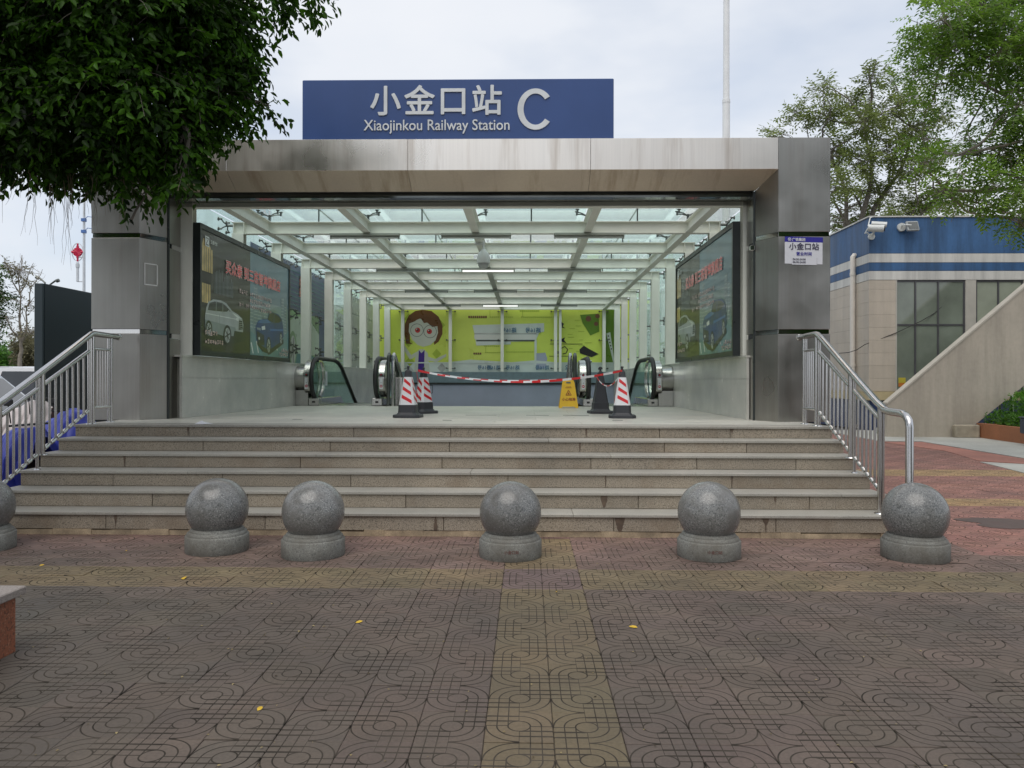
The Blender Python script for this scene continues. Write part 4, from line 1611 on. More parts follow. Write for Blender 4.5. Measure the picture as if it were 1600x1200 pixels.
def escalator(xa, xb, wall, label):
    """xa, xb: centre lines of the two handrails"""
    t = thing('escalator', label, 'escalator', ((xa + xb) / 2, 16.1, 1.0), 'escalators at the back of the landing')
    cy, cz, r = 16.50, 1.575, 0.44
    for x in (xa, xb):
        path = []
        for k in range(-14, 15):
            a = math.pi + (k / 14) * R(88) * 1.0
            path.append((x, cy + r * math.cos(a), cz - r * math.sin(a)))
        path = [(x, cy + r * math.cos(a), cz + r * math.sin(a)) for a in [R(262) - R(172) * k / 26 for k in range(27)]]
        path += [(x, 17.2, cz + r), (x, 18.0, cz + r - .005), (x, 18.35, cz + r - .05), (x, 18.7, cz + r - .17)]
        sl = 0.577
        path += [(x, 18.7 + q, cz + r - .17 - q * sl) for q in (2, 4, 7)]
        m = MB()
        m.tube(path, .048, 10)
        m.build('handrail', M_black, t, smooth=True)
        # glass balustrade under the handrail
        gpts = [(x - .006, p[1], p[2]) for p in path[8:-1]]
        inn = [(x - .006, cy + (p[1] - cy) * .92 if p[1] < cy else p[1], p[2] - .03) for p in path[8:-1]]
        low = [(x - .006, 23.0, -3.6), (x - .006, 18.3, .85), (x - .006, 17.2, 1.05), (x - .006, cy - .10, 1.10)]
        m = MB()
        m.prism([(a, b, c) for a, b, c in inn] + low, (.012, 0, 0))
        o = m.build('balustrade_glass', M_clear, t)
        # newel: ribbed round steel cheeks either side of the rail
        m = MB()
        prof = [(0.0, -.10), (.36, -.10), (.395, -.085), (.40, -.045), (.41, -.04), (.41, .04), (.40, .045), (.395, .085), (.36, .10), (0.0, .10)]
        MM = Matrix.Translation((x, cy, cz)) @ Matrix.Rotation(R(90), 4, 'Y')
        outer = -1 if abs(x - xa) < .01 else 1
        # cheek on the outside face only, so the glass shows on the inside
        MM2 = Matrix.Translation((x + outer * .115, cy + .02, cz)) @ Matrix.Rotation(R(90), 4, 'Y')
        pr_ = [(0.0, -.08), (.38, -.08), (.405, -.065), (.405, .065), (.38, .08), (0, .08)]
        m.lathe(pr_, 40, MM2)
        m.build('newel', M_esc, t, smooth=True)
        m = MB()
        m.lathe([(.36, -.03), (.405, -.028), (.405, .028), (.36, .03)], 40, Matrix.Translation((x - outer * .055, cy + .0, cz)) @ Matrix.Rotation(R(90), 4, 'Y'), a0=R(0), a1=R(200))
        m.build('newel_trim', M_esc, t, smooth=True)
        # skirt base
        m = MB()
        m.bevbox(x - .11, x + .11, cy - .26, 18.2, 1.001, 1.16, .01)
        m.prism([(x - .11, 18.2, 1.16), (x - .11, 24, -2.2), (x - .11, 24, -3.2), (x - .11, 18.2, .7)], (.22, 0, 0))
        m.build('skirt', M_esc, t)
        m = MB()
        m.box(x - .03, x + .03, cy - .275, cy - .262, 1.06, 1.10)
        m.build('inlet', M_black, t)
        # sticker strip
        xs_ = x + outer * .115
        pr = Print(face_matrix((xs_, cy - .392, 0), (1, 0, 0), (0, 0.0, 1)), .001)
        pr.rect(-.035, .035, 1.36, 1.60, M_stick)
        pr.disc(0, 1.42, .03, M_red)
        pr.rect(-.018, .018, 1.413, 1.427, M_stick)
        pr.disc(0, 1.49, .008, M_black)
        pr.disc(0, 1.66, .026, M_black)
        pr.disc(0, 1.66, .014, M_red)
        pr.build('warning_sticker', t)
    # drum between newel and wall
    m = MB()
    xo = xa if wall < 0 else xb
    xw = -4.93 if wall < 0 else 3.10
    MM = Matrix.Translation(((xo + xw) / 2 + wall * .06, 16.45, 1.575)) @ Matrix.Rotation(R(90), 4, 'Y')
    hl = abs(xo - xw) / 2 - .06
    m.lathe([(0, -hl), (.27, -hl), (.27, hl), (0, hl)], 36, MM)
    m.build('drum', M_esc, t, smooth=True)
    m = MB()
    m.box(min(xo, xw) + (0.12 if wall > 0 else 0.005), max(xo, xw) - (0.12 if wall < 0 else 0.005), 16.25, 18.5, 1.0, 1.33)
    m.build('skirt', M_esc, t)
    # step band and comb plate
    m = MB()
    m.box(xa + .115, xb - .115, 16.16, 17.5, .90, 1.004)
    m.build('comb_plate', M_esc, t)
    for k in range(14):
        m = MB()
        z = 1.0 - max(0, k - 1) * .2
        y = 17.52 + k * .38
        m.box(xa + .12, xb - .12, y, y + .37, z - .22, z)
        m.build('step', M_fit, t)
    return t


escalator(-4.53, -3.18, -1, 'left escalator with black handrails beside the left granite wall')
escalator(1.30, 2.66, 1, 'right escalator with black handrails beside the right granite wall')
# notice taped to the left balustrade
nt_ = thing('taped_notice', 'small pale paper notice on the glass of the left escalator', 'notice', (-4.50, 17.0, 1.6))
pr = Print(face_matrix((-4.518, 16.9, 1.42), (0, 1, 0), (0, 0, 1)), .001)
pr.rect(0, .42, 0, .32, M_stick)
for k in range(5):
    pr.rect(.05, .36, .05 + k * .045, .065 + k * .045, M_pgrey, same=k > 0)
pr.build('sheet', nt_)

# stair handrails in the middle
for x, lb in ((-2.92, 'left steel handrail of the middle stairs next to the escalator'), (1.02, 'right steel handrail of the middle stairs next to the escalator')):
    t = thing('stair_handrail', lb, 'handrail', (x, 16.3, 1.0), 'handrails of the stairwell')
    for (dx, mt) in ((0, M_fit), (.10 if x < 0 else -.10, M_tube)):
        m = MB()
        pts = [(x + dx, 16.15, 1.0), (x + dx, 16.15, 1.95), (x + dx, 16.18, 2.05), (x + dx, 16.28, 2.10), (x + dx, 16.42, 2.06)]
        pts += [(x + dx, 16.42 + q, 2.06 - q * .52) for q in (2, 4, 8)]
        m.tube(pts, .035, 8)
        m.build('rail', mt, t, smooth=True)
        for k in range(5):
            m = MB()
            y = 17.0 + k * 1.1
            m.tube([(x + dx, y, 2.06 - (y - 16.42) * .52), (x + dx, y, .9 - (y - 16.16) * .5)], .02, 6)
            m.build('post', M_tube, t)
    m = MB()
    m.bevbox(x - .12 if x > 0 else x + .08, x + .02 if x > 0 else x + .24, 16.5, 16.9, 1.0 - .3, 1.60, .01)
    m.build('steel_box', M_esc, t)

# ================================================================== LAMPS AND DOME CAMERA
M_lit = emit_mat('lit_tube', (1.0, 1.0, 0.97), 0.9)
M_unlit = plain('tube_white', (0.55, 0.58, 0.54), .4)
M_fix = plain('fixture_grey', (0.30, 0.32, 0.28), .5)
where = {0: 'in the left bay', 1: 'in the middle bay', 2: 'in the right bay'}
rown = {1: 'nearest row', 3: 'second row', 5: 'third row', 7: 'farthest row'}
for n in (1, 3, 5, 7):
    y = C0 + n * CS - .10
    for i, x in enumerate((-2.78, -.87, 1.06)):
        lit = i == 1 and n in (3, 7)
        lab = ('lit' if lit else 'unlit grey') + ' tube lamp under the canopy beams, %s, %s' % (where[i], rown[n])
        t = thing('tube_lamp', lab, 'lamp', (x, y, ZB - .1), 'tube lamps under the canopy beams')
        m = MB()
        m.bevbox(x - .60, x + .60, y - .05, y + .05, ZB - .05, ZB - .004, .006)
        m.build('housing', M_fix, t)
        m = MB()
        m.tube([(x - .57, y, ZB - .075), (x + .57, y, ZB - .075)], .02, 10)
        m.build('tube', M_lit if lit else M_unlit, t, smooth=True)
        m = MB()
        for s in (-1, 1):
            m.box(x + s * .585 - .012, x + s * .585 + .012, y - .02, y + .02, ZB - .10, ZB - .05)
        m.build('socket', M_fix, t)
p = at(755, 405, 14.0)
dc = thing('dome_camera', 'white dome security camera hanging from the canopy beam', 'camera', (p.x, 14.0, 3.5))
M_cam = plain('camera_white', (0.60, 0.62, 0.60), .35, var=.03)
m = MB()
m.tube([(p.x, 14.0, 4.08), (p.x, 14.0, 3.9)], .022, 10)
m.tube([(p.x - .16, 14.0, 4.04), (p.x, 14.0, 4.04)], .02, 6)
m.build('pole', M_cam, dc)
m = MB()
MM = Matrix.Translation((p.x, 14.0, 3.65))
m.lathe([(0, .30), (.03, .29), (.06, .25), (.10, .20), (.118, .12), (.122, .06), (.122, .03), (.0, .03)], 28, MM)
m.build('housing', M_cam, dc, smooth=True)
m = MB()
m.lathe([(.098, .03)] + [(.098 * math.cos(a), .03 - .01 - .098 * 1.1 * math.sin(a)) for a in [R(9 * k) for k in range(11)]], 28, MM)
m.build('dome', plain('dome_cover', (0.42, 0.44, 0.43), .12, coat=.6), dc, smooth=True)

# ================================================================== CONES, WET FLOOR SIGN, TAPE
M_cone = plain('cone_black', (0.035, 0.037, 0.042), .5, var=.2)
M_cw = plain('cone_white', (0.74, 0.75, 0.76), .35, var=.06)
M_cr = plain('cone_red', (0.62, 0.02, 0.025), .3, var=.05)


def pyramid_rings(mb, rings, mi=0, c=.25):
    """square section with cut corners; rings: (half width, z)"""
    base = len(mb.v)
    vs = []
    for (w, z) in rings:
        k = w * c
        vs += [(w - k, -w, z), (w, -w + k, z), (w, w - k, z), (w - k, w, z), (-w + k, w, z), (-w, w - k, z), (-w, -w + k, z), (-w + k, -w, z)]
    fs = []
    for r in range(len(rings) - 1):
        for k in range(8):
            a, b = r * 8 + k, r * 8 + (k + 1) % 8
            fs.append((a, b, b + 8, a + 8))
    fs.append(tuple(range(len(rings) * 8 - 8, len(rings) * 8)))
    fs.append(tuple(range(7, -1, -1)))
    mb.add(vs, fs, mi)


def cone(loc, rot, label, striped=True):
    t = thing('traffic_cone', label, 'traffic cone', (0, 0, 0), 'traffic cones on the landing')
    m = MB()
    pyramid_rings(m, [(.195, 0), (.195, .035), (.185, .045)], c=.3)
    m.build('base', M_cone, t)
    m = MB()
    hw = lambda z: .118 - (z - .18) / .42 * .062
    pyramid_rings(m, [(.15, .045), (.128, .075), (.124, .175), (hw(.18) - .003, .18), (hw(.6) - .003, .60), (.050, .605), (.042, .675), (.026, .69), (.018, .70)], c=.28)
    m.build('body', M_cone, t)
    m = MB()
    m.tube([(0, 0, .69), (0, 0, .745)], .016, 8)
    m.lathe([(0.0, .755), (.018, .752), (.024, .742), (.018, .730), (0, .727)], 10)
    if not striped:
        m.tube([(.03 * math.cos(a), 0, .735 + .03 * math.sin(a)) for a in [k * math.pi / 6 - .1 for k in range(-0, 8)]], .009, 6)
    m.build('grip', M_cone, t, smooth=True)
    if striped:
        m = MB()
        pyramid_rings(m, [(hw(.185), .185), (hw(.59), .59)], c=.28)
        m.build('sleeve', M_cw, t)
        m = MB()
        for q in range(4):
            MR = Matrix.Rotation(q * math.pi / 2, 4, 'Z')
            for s in range(3):
                zc = .265 + s * .12
                pts = []
                for (fx, dz) in ((-.98, .050), (.98, -.030), (.98, .020), (-.98, .100)):
                    z = zc + dz - .03
                    w = hw(z)
                    pts.append(MR @ Vector((fx * w * .74, -w - .0022, z)))
                m.add(pts, [(0, 1, 2, 3)])
        m.build('stripe', M_cr, t)
    # position
    t.location = loc
    t.rotation_euler = (0, 0, rot)
    t.scale = (1, 1, 1)
    return t


p = at(638, 600, 11.25); cone((p.x, p.y, 1.003), R(-6), 'front left red and white striped cone with black base')
p = at(662, 600, 12.65); cone((p.x, p.y, 1.003), R(45), 'striped cone turned corner forward behind the front left cone')
p = at(938, 600, 12.75); cone((p.x, p.y, 1.003), R(8), 'plain black cone without stripes beside the yellow floor sign', striped=False)
p = at(972, 600, 11.25); cone((p.x, p.y, 1.003), R(-4), 'front right red and white striped cone with black base')

p = at(888, 600, 15.3)
wf = thing('wet_floor_sign', 'yellow folding wet floor sign with warning triangle', 'floor sign', (p.x, p.y, 1.003))
M_yel = plain('sign_yellow', (0.80, 0.47, 0.015), .4, var=.05)
M_ytx = plain('sign_print', (0.30, 0.05, 0.01), .5)
for s, nm_ in ((-1, 'front_panel'), (1, 'back_panel')):
    yb, yt = p.y + s * .17, p.y + s * .025
    def wp_(u, z, off=0):
        k = z / .57
        return (p.x + u * (1 - .42 * k), yb + (yt - yb) * k + off, 1.003 + z)
    m = MB()
    out = [(-.19, 0), (-.14, 0), (-.12, .025), (.12, .025), (.14, 0), (.19, 0), (.19, .50), (.15, .57), (-.15, .57), (-.19, .50)]
    m.prism([wp_(u, z) for u, z in out], (0, .015 * s * -1, 0))
    fo = m.build(nm_, M_yel, wf)
    fix_normals(fo)
sl_ = math.atan2(.145, .57)
Mw = face_matrix((p.x, p.y - .17 - .002, 1.003), (1, 0, 0), (0, math.sin(sl_), math.cos(sl_)))
pr = Print(Mw, .0008)
pr.lay = 1
pr.line([(-.055, .26), (.055, .26), (0, .36), (-.055, .26)], .012, M_ytx)
pr.poly([(-.02, .275), (.025, .275), (.01, .30), (-.005, .32), (-.012, .30)], M_ytx)
pr.rect(-.045, .045, .50, .53, M_fit)
pr.rect(-.05, .05, .425, .432, M_ytx)
pr.rect(-.065, .065, .405, .412, M_ytx)
pr.build('print', wf)
text('小心地滑', .068, M_ytx, wf, Mw @ Matrix.Translation((-.135, .15, .003)), .0003, .0015)


def tape(pts, label, w=.035, seg=.16):
    t = MB()
    P_ = [Vector(q) for q in pts]
    # resample
    out, acc = [P_[0]], 0
    for a, b in zip(P_, P_[1:]):
        n = max(1, int((b - a).length / .05))
        for k in range(1, n + 1):
            out.append(a.lerp(b, k / n))
    d = 0
    for i, (a, b) in enumerate(zip(out, out[1:])):
        tw = .8 * math.sin(i * .11) + .3
        up0 = Vector((0, math.sin(tw), math.cos(tw))) * w / 2
        tw = .8 * math.sin((i + 1) * .11) + .3
        up1 = Vector((0, math.sin(tw), math.cos(tw))) * w / 2
        mi = int(d / seg) % 2
        d += (b - a).length
        off = Vector((0, .0008, 0))
        t.add([a - up0, b - up1, b + up1, a + up0, a - up0 + off, b - up1 + off, b + up1 + off, a + up0 + off], [(0, 1, 2, 3), (7, 6, 5, 4), (0, 4, 5, 1), (3, 2, 6, 7)], mi)
    o = t.build('barrier_tape', [M_cr, M_cw], loc=P_[0])
    return tag(o, label, 'barrier tape', 'red and white barrier tape')


def cat(a, b, sag, n=24):
    a, b = Vector(a), Vector(b)
    return [a.lerp(b, k / n) - Vector((0, 0, sag * 4 * (k / n) * (1 - k / n))) for k in range(n + 1)]


cA = at(653, 579, 12.4)
cB = at(972, 579, 11.2)
tape(cat(cA, cB, .175), 'long red and white tape sagging between the left and right cones')
tape(cat(at(655, 580, 12.5), at(940, 586, 12.7), .125), 'second tape strand sagging just above the long one to the black cone')
tape(cat(at(932, 588, 12.6), at(970, 583, 11.2), .17, 12), 'short loop of tape hanging between the black cone and the right cone')
tape([at(651, 580, 12.4), at(653, 596, 12.35), at(650, 610, 12.3), at(655, 622, 12.35), at(653, 634, 12.3)], 'crumpled tape end hanging down between the two left cones')

m = MB()
p = at(316, 662, 9.45)
for (a, b) in (((-.085, 0), (.02, .05)), ((.02, .05), (.095, -.01))):
    pass
m.add([(p.x - .09, 9.36, 1.004), (p.x + .06, 9.34, 1.006), (p.x + .10, 9.47, 1.004), (p.x - .05, 9.50, 1.03), (p.x - .02, 9.42, 1.045), (p.x + .03, 9.44, 1.012)], [(0, 1, 4), (1, 5, 4), (1, 2, 5), (4, 5, 3), (5, 2, 3), (0, 4, 3)])
tag(m.build('paper_scrap', M_paper, loc=(p.x, 9.4, 1.0)), 'crumpled white paper scrap on the edge of the landing', 'paper scrap')

# ================================================================== STEP RAILINGS
def railing(X, label):
    t = thing('stair_railing', label, 'railing', (X, 8.4, 0))
    zr = lambda y: 2.115 - .49 * (9.4 - y)
    zm = lambda y: 1.925 - .456 * (9.4 - y)
    zb = lambda y: 1.20 - .45 * (9.4 - y)
    m = MB()
    pts = [(X, 10.02, 2.11), (X, 9.86, 2.11), (X, 9.45, 2.118), (X, 9.38, 2.105)]
    pts += [(X, y, zr(y)) for y in (9.2, 8.6, 8.0, 7.80)] + [(X, 7.72, zr(7.74)), (X, 7.64, 1.262), (X, 7.54, 1.25), (X, 7.30, 1.243), (X, 7.22, 1.225), (X, 7.165, 1.18), (X, 7.15, 1.12), (X, 7.15, .0)]
    m.tube(pts, .036, 14)
    m.build('handrail', M_tube, t, smooth=True)
    m = MB()
    m.lathe([(0, -.045), (.03, -.035), (.045, 0), (.03, .035), (0, .045)], 14, Matrix.Translation((X, 10.02, 2.11)))
    m.build('end_cap', M_mirror, t, smooth=True)
    posts = [(9.84, 1.0, .024), (9.78, 1.0, .015), (9.42, 1.0, .026), (9.34, 1.0, .018), (8.42, SZ[3], .034), (8.345, SZ[2], .018), (7.72, SZ[0], .034)]
    for (y, z, r) in posts:
        m = MB()
        top = 2.10 if y > 9.4 else zr(y) - .01
        m.tube([(X, y, z), (X, y, top)], r, 12)
        m.lathe([(r, .012), (r * 1.7, .010), (r * 1.9, 0)], 14, Matrix.Translation((X, y, z)))
        m.build('post', M_tube, t, smooth=True)
    bays = [(9.34, 8.45), (8.345, 7.76)]
    for (a, b) in bays:
        m = MB()
        m.tube([(X, a, zm(a)), (X, b, zm(b))], .024, 10)
        m.build('mid_rail', M_tube, t, smooth=True)
        n = 7 if a > 9 else 5
        ybs = [a - (a - b) * (k + 1) / (n + 1) for k in range(n)]
        for y in ybs:
            m = MB()
            m.tube([(X, y, zb(y) - .0), (X, y, zm(y))], .0135, 8)
            m.build('baluster', M_tube, t, smooth=True)
        cuts = [a] + ybs + [b]
        m = MB()
        for p_, q_ in zip(cuts, cuts[1:]):
            m.tube([(X, p_ - .02, zb(p_ - .02)), (X, q_ + .02, zb(q_ + .02))], .022, 8)
            m.tube([(X, p_, zb(p_)), (X, q_, zb(q_))], .014, 6)
        m.build('bottom_rail', M_tube, t, smooth=True)
    # level bay by the column
    for z in (1.93, 1.20):
        m = MB()
        m.tube([(X, 9.84, z), (X, 9.42, z)], .018, 8)
        m.build('mid_rail' if z > 1.5 else 'bottom_rail', M_tube, t, smooth=True)
    for k in range(6):
        y = 9.84 - .42 * (k + 1) / 7
        m = MB()
        m.tube([(X, y, 1.20), (X, y, 1.93)], .010, 8)
        m.build('baluster', M_tube, t, smooth=True)
    return t


railing(3.53, 'stainless steel railing on the right side of the steps')
railing(-5.38, 'stainless steel railing on the left side of the steps')

# ================================================================== STONE BALL BOLLARDS
def ball_prof(r, zc, z0):
    a0 = math.acos(max(-1, min(1, (zc - z0) / r)))
    n = 26
    return [(r * math.sin(a0 + (math.pi - a0) * k / n), zc - r * math.cos(a0 + (math.pi - a0) * k / n)) for k in range(n + 1)]


def bollard(cx_, D, label, writing=False, rot=0.0):
    p = at(cx_, 600, D)
    t = thing('ball_bollard', label, 'bollard', (p.x, p.y, 0), 'granite ball bollards in front of the steps')
    MM = Matrix.Translation((p.x, p.y, 0)) @ Matrix.Rotation(rot, 4, 'Z')
    m = MB()
    m.lathe([(0, 0), (.272, 0), (.276, .006), (.276, .142), (.270, .150), (.262, .154)], 56, MM)
    m.lathe([(.262, .154), (.262, .160), (.256, .174), (.243, .184), (.236, .186), (.236, .190), (.230, .202), (.216, .212), (.20, .215)], 56, MM)
    m.build('base', M_ballrough, t, smooth=True)
    m = MB()
    rr_ = .272
    m.lathe(ball_prof(rr_, .384, .192), 64, MM)
    o = m.build('ball', M_ball, t, smooth=True)
    if writing:
        a = R(-90 + 14) if cx_ > 1000 else R(-84)
        for k, ch in enumerate('小金口站'):
            aa = R(-90) + (k - 1.5) * .115 + .05
            if cx_ > 1000:
                aa -= .1
            x, y = p.x + .2772 * math.cos(aa), p.y + .2772 * math.sin(aa)
            M_ = face_matrix((x - .014 * -math.sin(aa), y - .014 * math.cos(aa), .075), (-math.sin(aa), math.cos(aa), 0), (0, 0, 1))
            text(ch, .032, plain('carved_red', (.13, .06, .05), .8), t, M_, .0002, .0006)
    return t


bollard(-29, 7.02, 'granite ball bollard cut off by the left edge of the photo')
bollard(340, 6.98, 'second granite ball bollard from the left, with a worn patch on top', rot=.7)
bollard(490, 6.81, 'third granite ball bollard from the left, close beside its neighbour', rot=1.9)
bollard(798, 6.79, 'granite ball bollard in the middle of the steps with faint red characters', True, rot=2.4)
bollard(1108, 6.80, 'granite ball bollard between the middle one and the right railing', True, rot=3.3)
bollard(1430, 6.74, 'granite ball bollard at the end of the right railing', rot=4.1)

# ================================================================== STATION OFFICE BUILDING (right)
BD = 24.0
k24 = BD / 1200
bx = lambda px: (px - 823) * k24
bz = lambda py: EYE + (594 - py) * k24
X0 = bx(1353)
bld = thing('office_building', 'low beige tiled office building with blue and white striped parapet', 'building', (X0, BD, 0))
M_bblue = plain('faded_blue_paint', (0.036, 0.105, 0.235), .55, var=.25, scale=.9, stretch=(1, 1, .5), fine=.12, streak=.35)
M_bwhite = plain('parapet_white', (0.58, 0.57, 0.53), .6, var=.10, scale=.8, stretch=(1, 1, .3), streak=.22)
M_btile = plain('beige_wall_tile', (0.50, 0.44, 0.36), .55, streak=.10, var=.07, scale=1.5, rnd=.035, fine=.06)
M_bpier = plain('pier_plaster', (0.44, 0.42, 0.37), .7, var=.1)
M_bledge = plain('yellow_ledge', (0.46, 0.38, 0.22), .75, var=.16, scale=2)
M_bbase = plain('navy_base', (0.018, 0.035, 0.10), .45, var=.3, scale=1.2)
M_wframe = plain('window_frame_grey', (0.075, 0.075, 0.08), .4)
M_wpane = plain('curtained_glass', (0.17, 0.20, 0.16), .07, var=.25, scale=.8, coat=.8)
M_wpane2 = plain('bright_curtained_glass', (0.30, 0.33, 0.26), .08, var=.2, scale=.8, coat=.8)
XE = 27.0
rows = [(341, 396.5, M_bblue), (397, 410.5, M_bwhite), (411, 423.5, M_bblue), (424, 437.5, M_bwhite)]
YBK = 38.0
m = MB()
m.box(X0 + .12, XE, BD + .12, YBK, 0, bz(342))
m.build('wall_core', M_bpier, bld)
for (ya, yb, mt) in rows:
    m = MB()
    m.box(X0, XE, BD, BD + .11, bz(yb), bz(ya))
    m.box(X0, X0 + .11, BD + .11, YBK, bz(yb), bz(ya))
    m.build('stripe_band', mt, bld)
m = MB()
m.box(X0 - .04, XE, BD - .04, BD + .3, bz(340.8), bz(338.8))
m.box(X0 - .04, X0 + .3, BD + .3, YBK, bz(340.8), bz(338.8))
m.build('coping', M_bwhite, bld)
# tiles of the corner pier and the receding side
z = bz(610)
hh = .395
r_ = 0
while z < bz(438) - .05:
    z1 = min(z + hh, bz(438))
    x = X0
    for (a, b) in ((X0 - 0, bx(1394)),):
        cut = a + (.42 if r_ % 2 else .20)
        for p_, q_ in ((a, cut), (cut, b)) if False else ((a, b),):
            m = MB()
            m.box(p_, q_ - .003, BD + .002, BD + .11, z, z1 - .004)
            m.build('wall_tile', M_btile, bld)
    y = BD + .112
    step = .8
    yy = y - (.4 if r_ % 2 else 0)
    while yy < 30.5:
        a, b = max(y, yy), yy + step
        m = MB()
        m.box(X0 + .002, X0 + .11, a, b - .004, z, z1 - .004)
        m.build('wall_tile', M_btile, bld)
        yy = b
    z = z1
    r_ += 1
m = MB()
m.box(X0 + .003, X0 + .11, 30.6, YBK, bz(610), bz(438))
m.build('side_wall', M_btile, bld)
m = MB()
m.box(X0 - .03, XE, BD - .03, BD + .11, bz(624), bz(610.5))
m.box(X0 - .03, X0 + .11, BD + .11, YBK, bz(624), bz(610.5))
m.build('ledge', M_bledge, bld)
m = MB()
m.box(X0 + .03, XE, BD + .03, BD + .11, 0, bz(624.3))
m.box(X0 + .03, X0 + .11, BD + .11, YBK, 0, bz(624.3))
m.build('plinth', M_bbase, bld)


def window(x0, x1, z0, z1, vx, hz, pm, sash=None):
    w = MB()
    t_ = .05
    yf0, yf1 = BD + .035, BD + .10
    w.box(x0, x1, yf0, yf1, z0, z0 + t_)
    w.box(x0, x1, yf0, yf1, z1 - t_, z1)
    for v in [x0 + t_ / 2, x1 - t_ / 2] + list(vx):
        w.box(v - t_ / 2, v + t_ / 2, yf0 - .002, yf1, z0 + t_, z1 - t_)
    cuts = [x0 + t_ / 2] + list(vx) + [x1 - t_ / 2]
    for a, b in zip(cuts, cuts[1:]):
        w.box(a + t_ / 2, b - t_ / 2, yf0 + .002, yf1, hz - t_ / 2, hz + t_ / 2)
    fr = w.build('window', M_wframe, bld)
    for a, b in zip(cuts, cuts[1:]):
        for (c, d) in ((z0 + t_, hz - t_ / 2), (hz + t_ / 2, z1 - t_)):
            q = MB()
            q.box(a + t_ / 2, b - t_ / 2, yf0 + .025, yf0 + .04, c, d)
            q.build('pane', pm, fr)
    return fr


window(bx(1394), bx(1501), bz(610), bz(438), [bx(1425), bx(1460)], bz(507), M_wpane)
m = MB()
m.box(bx(1394), bx(1396), BD + .001, BD + .1, bz(610), bz(438))
m.build('pier', M_bpier, bld)
m = MB()
m.box(bx(1501), bx(1517), BD + .002, BD + .11, bz(610), bz(438))
m.build('pier', M_bpier, bld)
window(bx(1517), bx(1590), bz(610), bz(438), [bx(1552)], bz(507), M_wpane2)
m = MB()
m.box(bx(1590), bx(1606), BD + .002, BD + .11, bz(610), bz(438))
m.build('pier', M_bpier, bld)
window(bx(1606), bx(1720), bz(610), bz(438), [bx(1642), bx(1680)], bz(507), M_wpane)
m = MB()
m.box(bx(1720), XE, BD + .002, BD + .11, bz(610), bz(438))
m.build('wall_panel', M_btile, bld)
# yellow card standing behind the glass
pr = Print(face_matrix((bx(1397.5), BD + .052, bz(607)), (1, 0, 0), (0, 0, 1)), .001)
pr.rect(.04, .26, .08, .25, plain('card_orange', (.5, .17, .03), .4))
pr.rect(.04, .26, .20, .36, plain('card_yellow', (.5, .42, .05), .4))
pr.build('window_card', bld)

pipe = thing('drain_pipe', 'white plastic drain pipe with an elbow on the side of the blue topped building', 'pipe', (X0 - .06, 25, 0))
M_pvc = plain('pvc_white', (0.64, 0.60, 0.54), .4, var=.06)
pt = at(1306, 410, 25.2)
px_, pyy = X0 - .10, 25.0
m = MB()
zt = EYE + (594 - 405) * 25.0 / 1200
pts = [(px_ + .12, pyy, zt + .10), (px_ + .03, pyy, zt + .10), (px_, pyy, zt + .06), (px_, pyy, zt - .1), (px_, pyy, 2.6), (px_, pyy, .25), (px_, pyy - .03, .12), (px_, pyy - .16, .05)]
pts = [(px_ + .14, pyy, zt + .10), (px_ + .05, pyy - .02, zt + .10), (px_, pyy - .04, zt + .04), (px_, pyy - .04, zt - .1), (px_, pyy - .04, 2.6), (px_, pyy - .04, .25), (px_, pyy - .08, .14), (px_, pyy - .22, .08)]
m.tube(pts, .08, 14)
m.build('pipe', M_pvc, pipe, smooth=True)
for z in (zt - .55, 2.0, .95):
    m = MB()
    m.tube([(px_, pyy - .04, z), (px_, pyy - .04, z + .09)], .092, 14)
    m.build('collar', M_pvc, pipe, smooth=True)

bc = thing('bullet_camera', 'white bullet security camera on the corner of the blue parapet', 'camera', (bx(1365), BD, bz(360)))
m = MB()
a, b = at(1356, 355, 23.55), at(1382, 356, 23.35)
d = (b - a).normalized()
m.tube([a, a.lerp(b, .96)], [.11, .115], 16)
m.build('housing', M_cam, bc, smooth=True)
m = MB()
m.tube([a.lerp(b, .2) + Vector((0, 0, .125)), b + Vector((.06, 0, .115))], .085, 8)
m.build('sun_shield', M_cam, bc)
m = MB()
m.tube([b - d * .03, b + d * .01], .08, 14)
m.build('lens', M_black, bc, smooth=True)
m = MB()
q = at(1363, 368, 23.8)
m.tube([a.lerp(b, .35) - Vector((0, 0, .09)), q, (q.x - .05, BD, q.z - .02)], .035, 8)
m.tube([(q.x - .05, BD - .05, q.z - .02), (q.x - .05, BD + .01, q.z - .02)], .10, 12)
m.tube([a, a + Vector((-.05, .1, -.15)), (q.x - .18, BD - .02, q.z + .1), (q.x - .1, BD - .02, q.z)], .018, 6)
m.tube([a + Vector((0, 0, .05)), a + Vector((.15, .2, .35)), (a.x + .3, BD, bz(339))], .018, 6)
m.build('bracket', M_cam, bc, smooth=True)
fl = thing('floodlight', 'square aluminium floodlight on the blue parapet', 'floodlight', (bx(1427), BD, bz(352)))
c = at(1425.5, 352, 23.55)
MM = Matrix.Translation(c) @ Matrix.Rotation(R(12), 4, 'Z') @ Matrix.Rotation(R(-12), 4, 'X') @ Matrix.Rotation(R(-4), 4, 'Y')
m = MB()
m.bevbox(-.21, .21, -.03, .06, -.155, .155, .02, M=MM)
m.bevbox(-.14, .14, .06, .13, -.1, .1, .02, M=MM)
m.build('housing', plain('cast_aluminium', (.40, .41, .40), .45, .4), fl)
m = MB()
m.box(-.17, .17, -.034, -.028, -.115, .115, M=MM)
m.build('lens', plain('floodlight_glass', (.16, .16, .14), .12, .3, coat=.6), fl)
m = MB()
m.tube([(c.x - .25, BD, c.z - .08), (c.x - .27, BD - .12, c.z + .04), (c.x - .24, 23.7, c.z + .02), (c.x - .1, 23.65, c.z)], .02, 6)
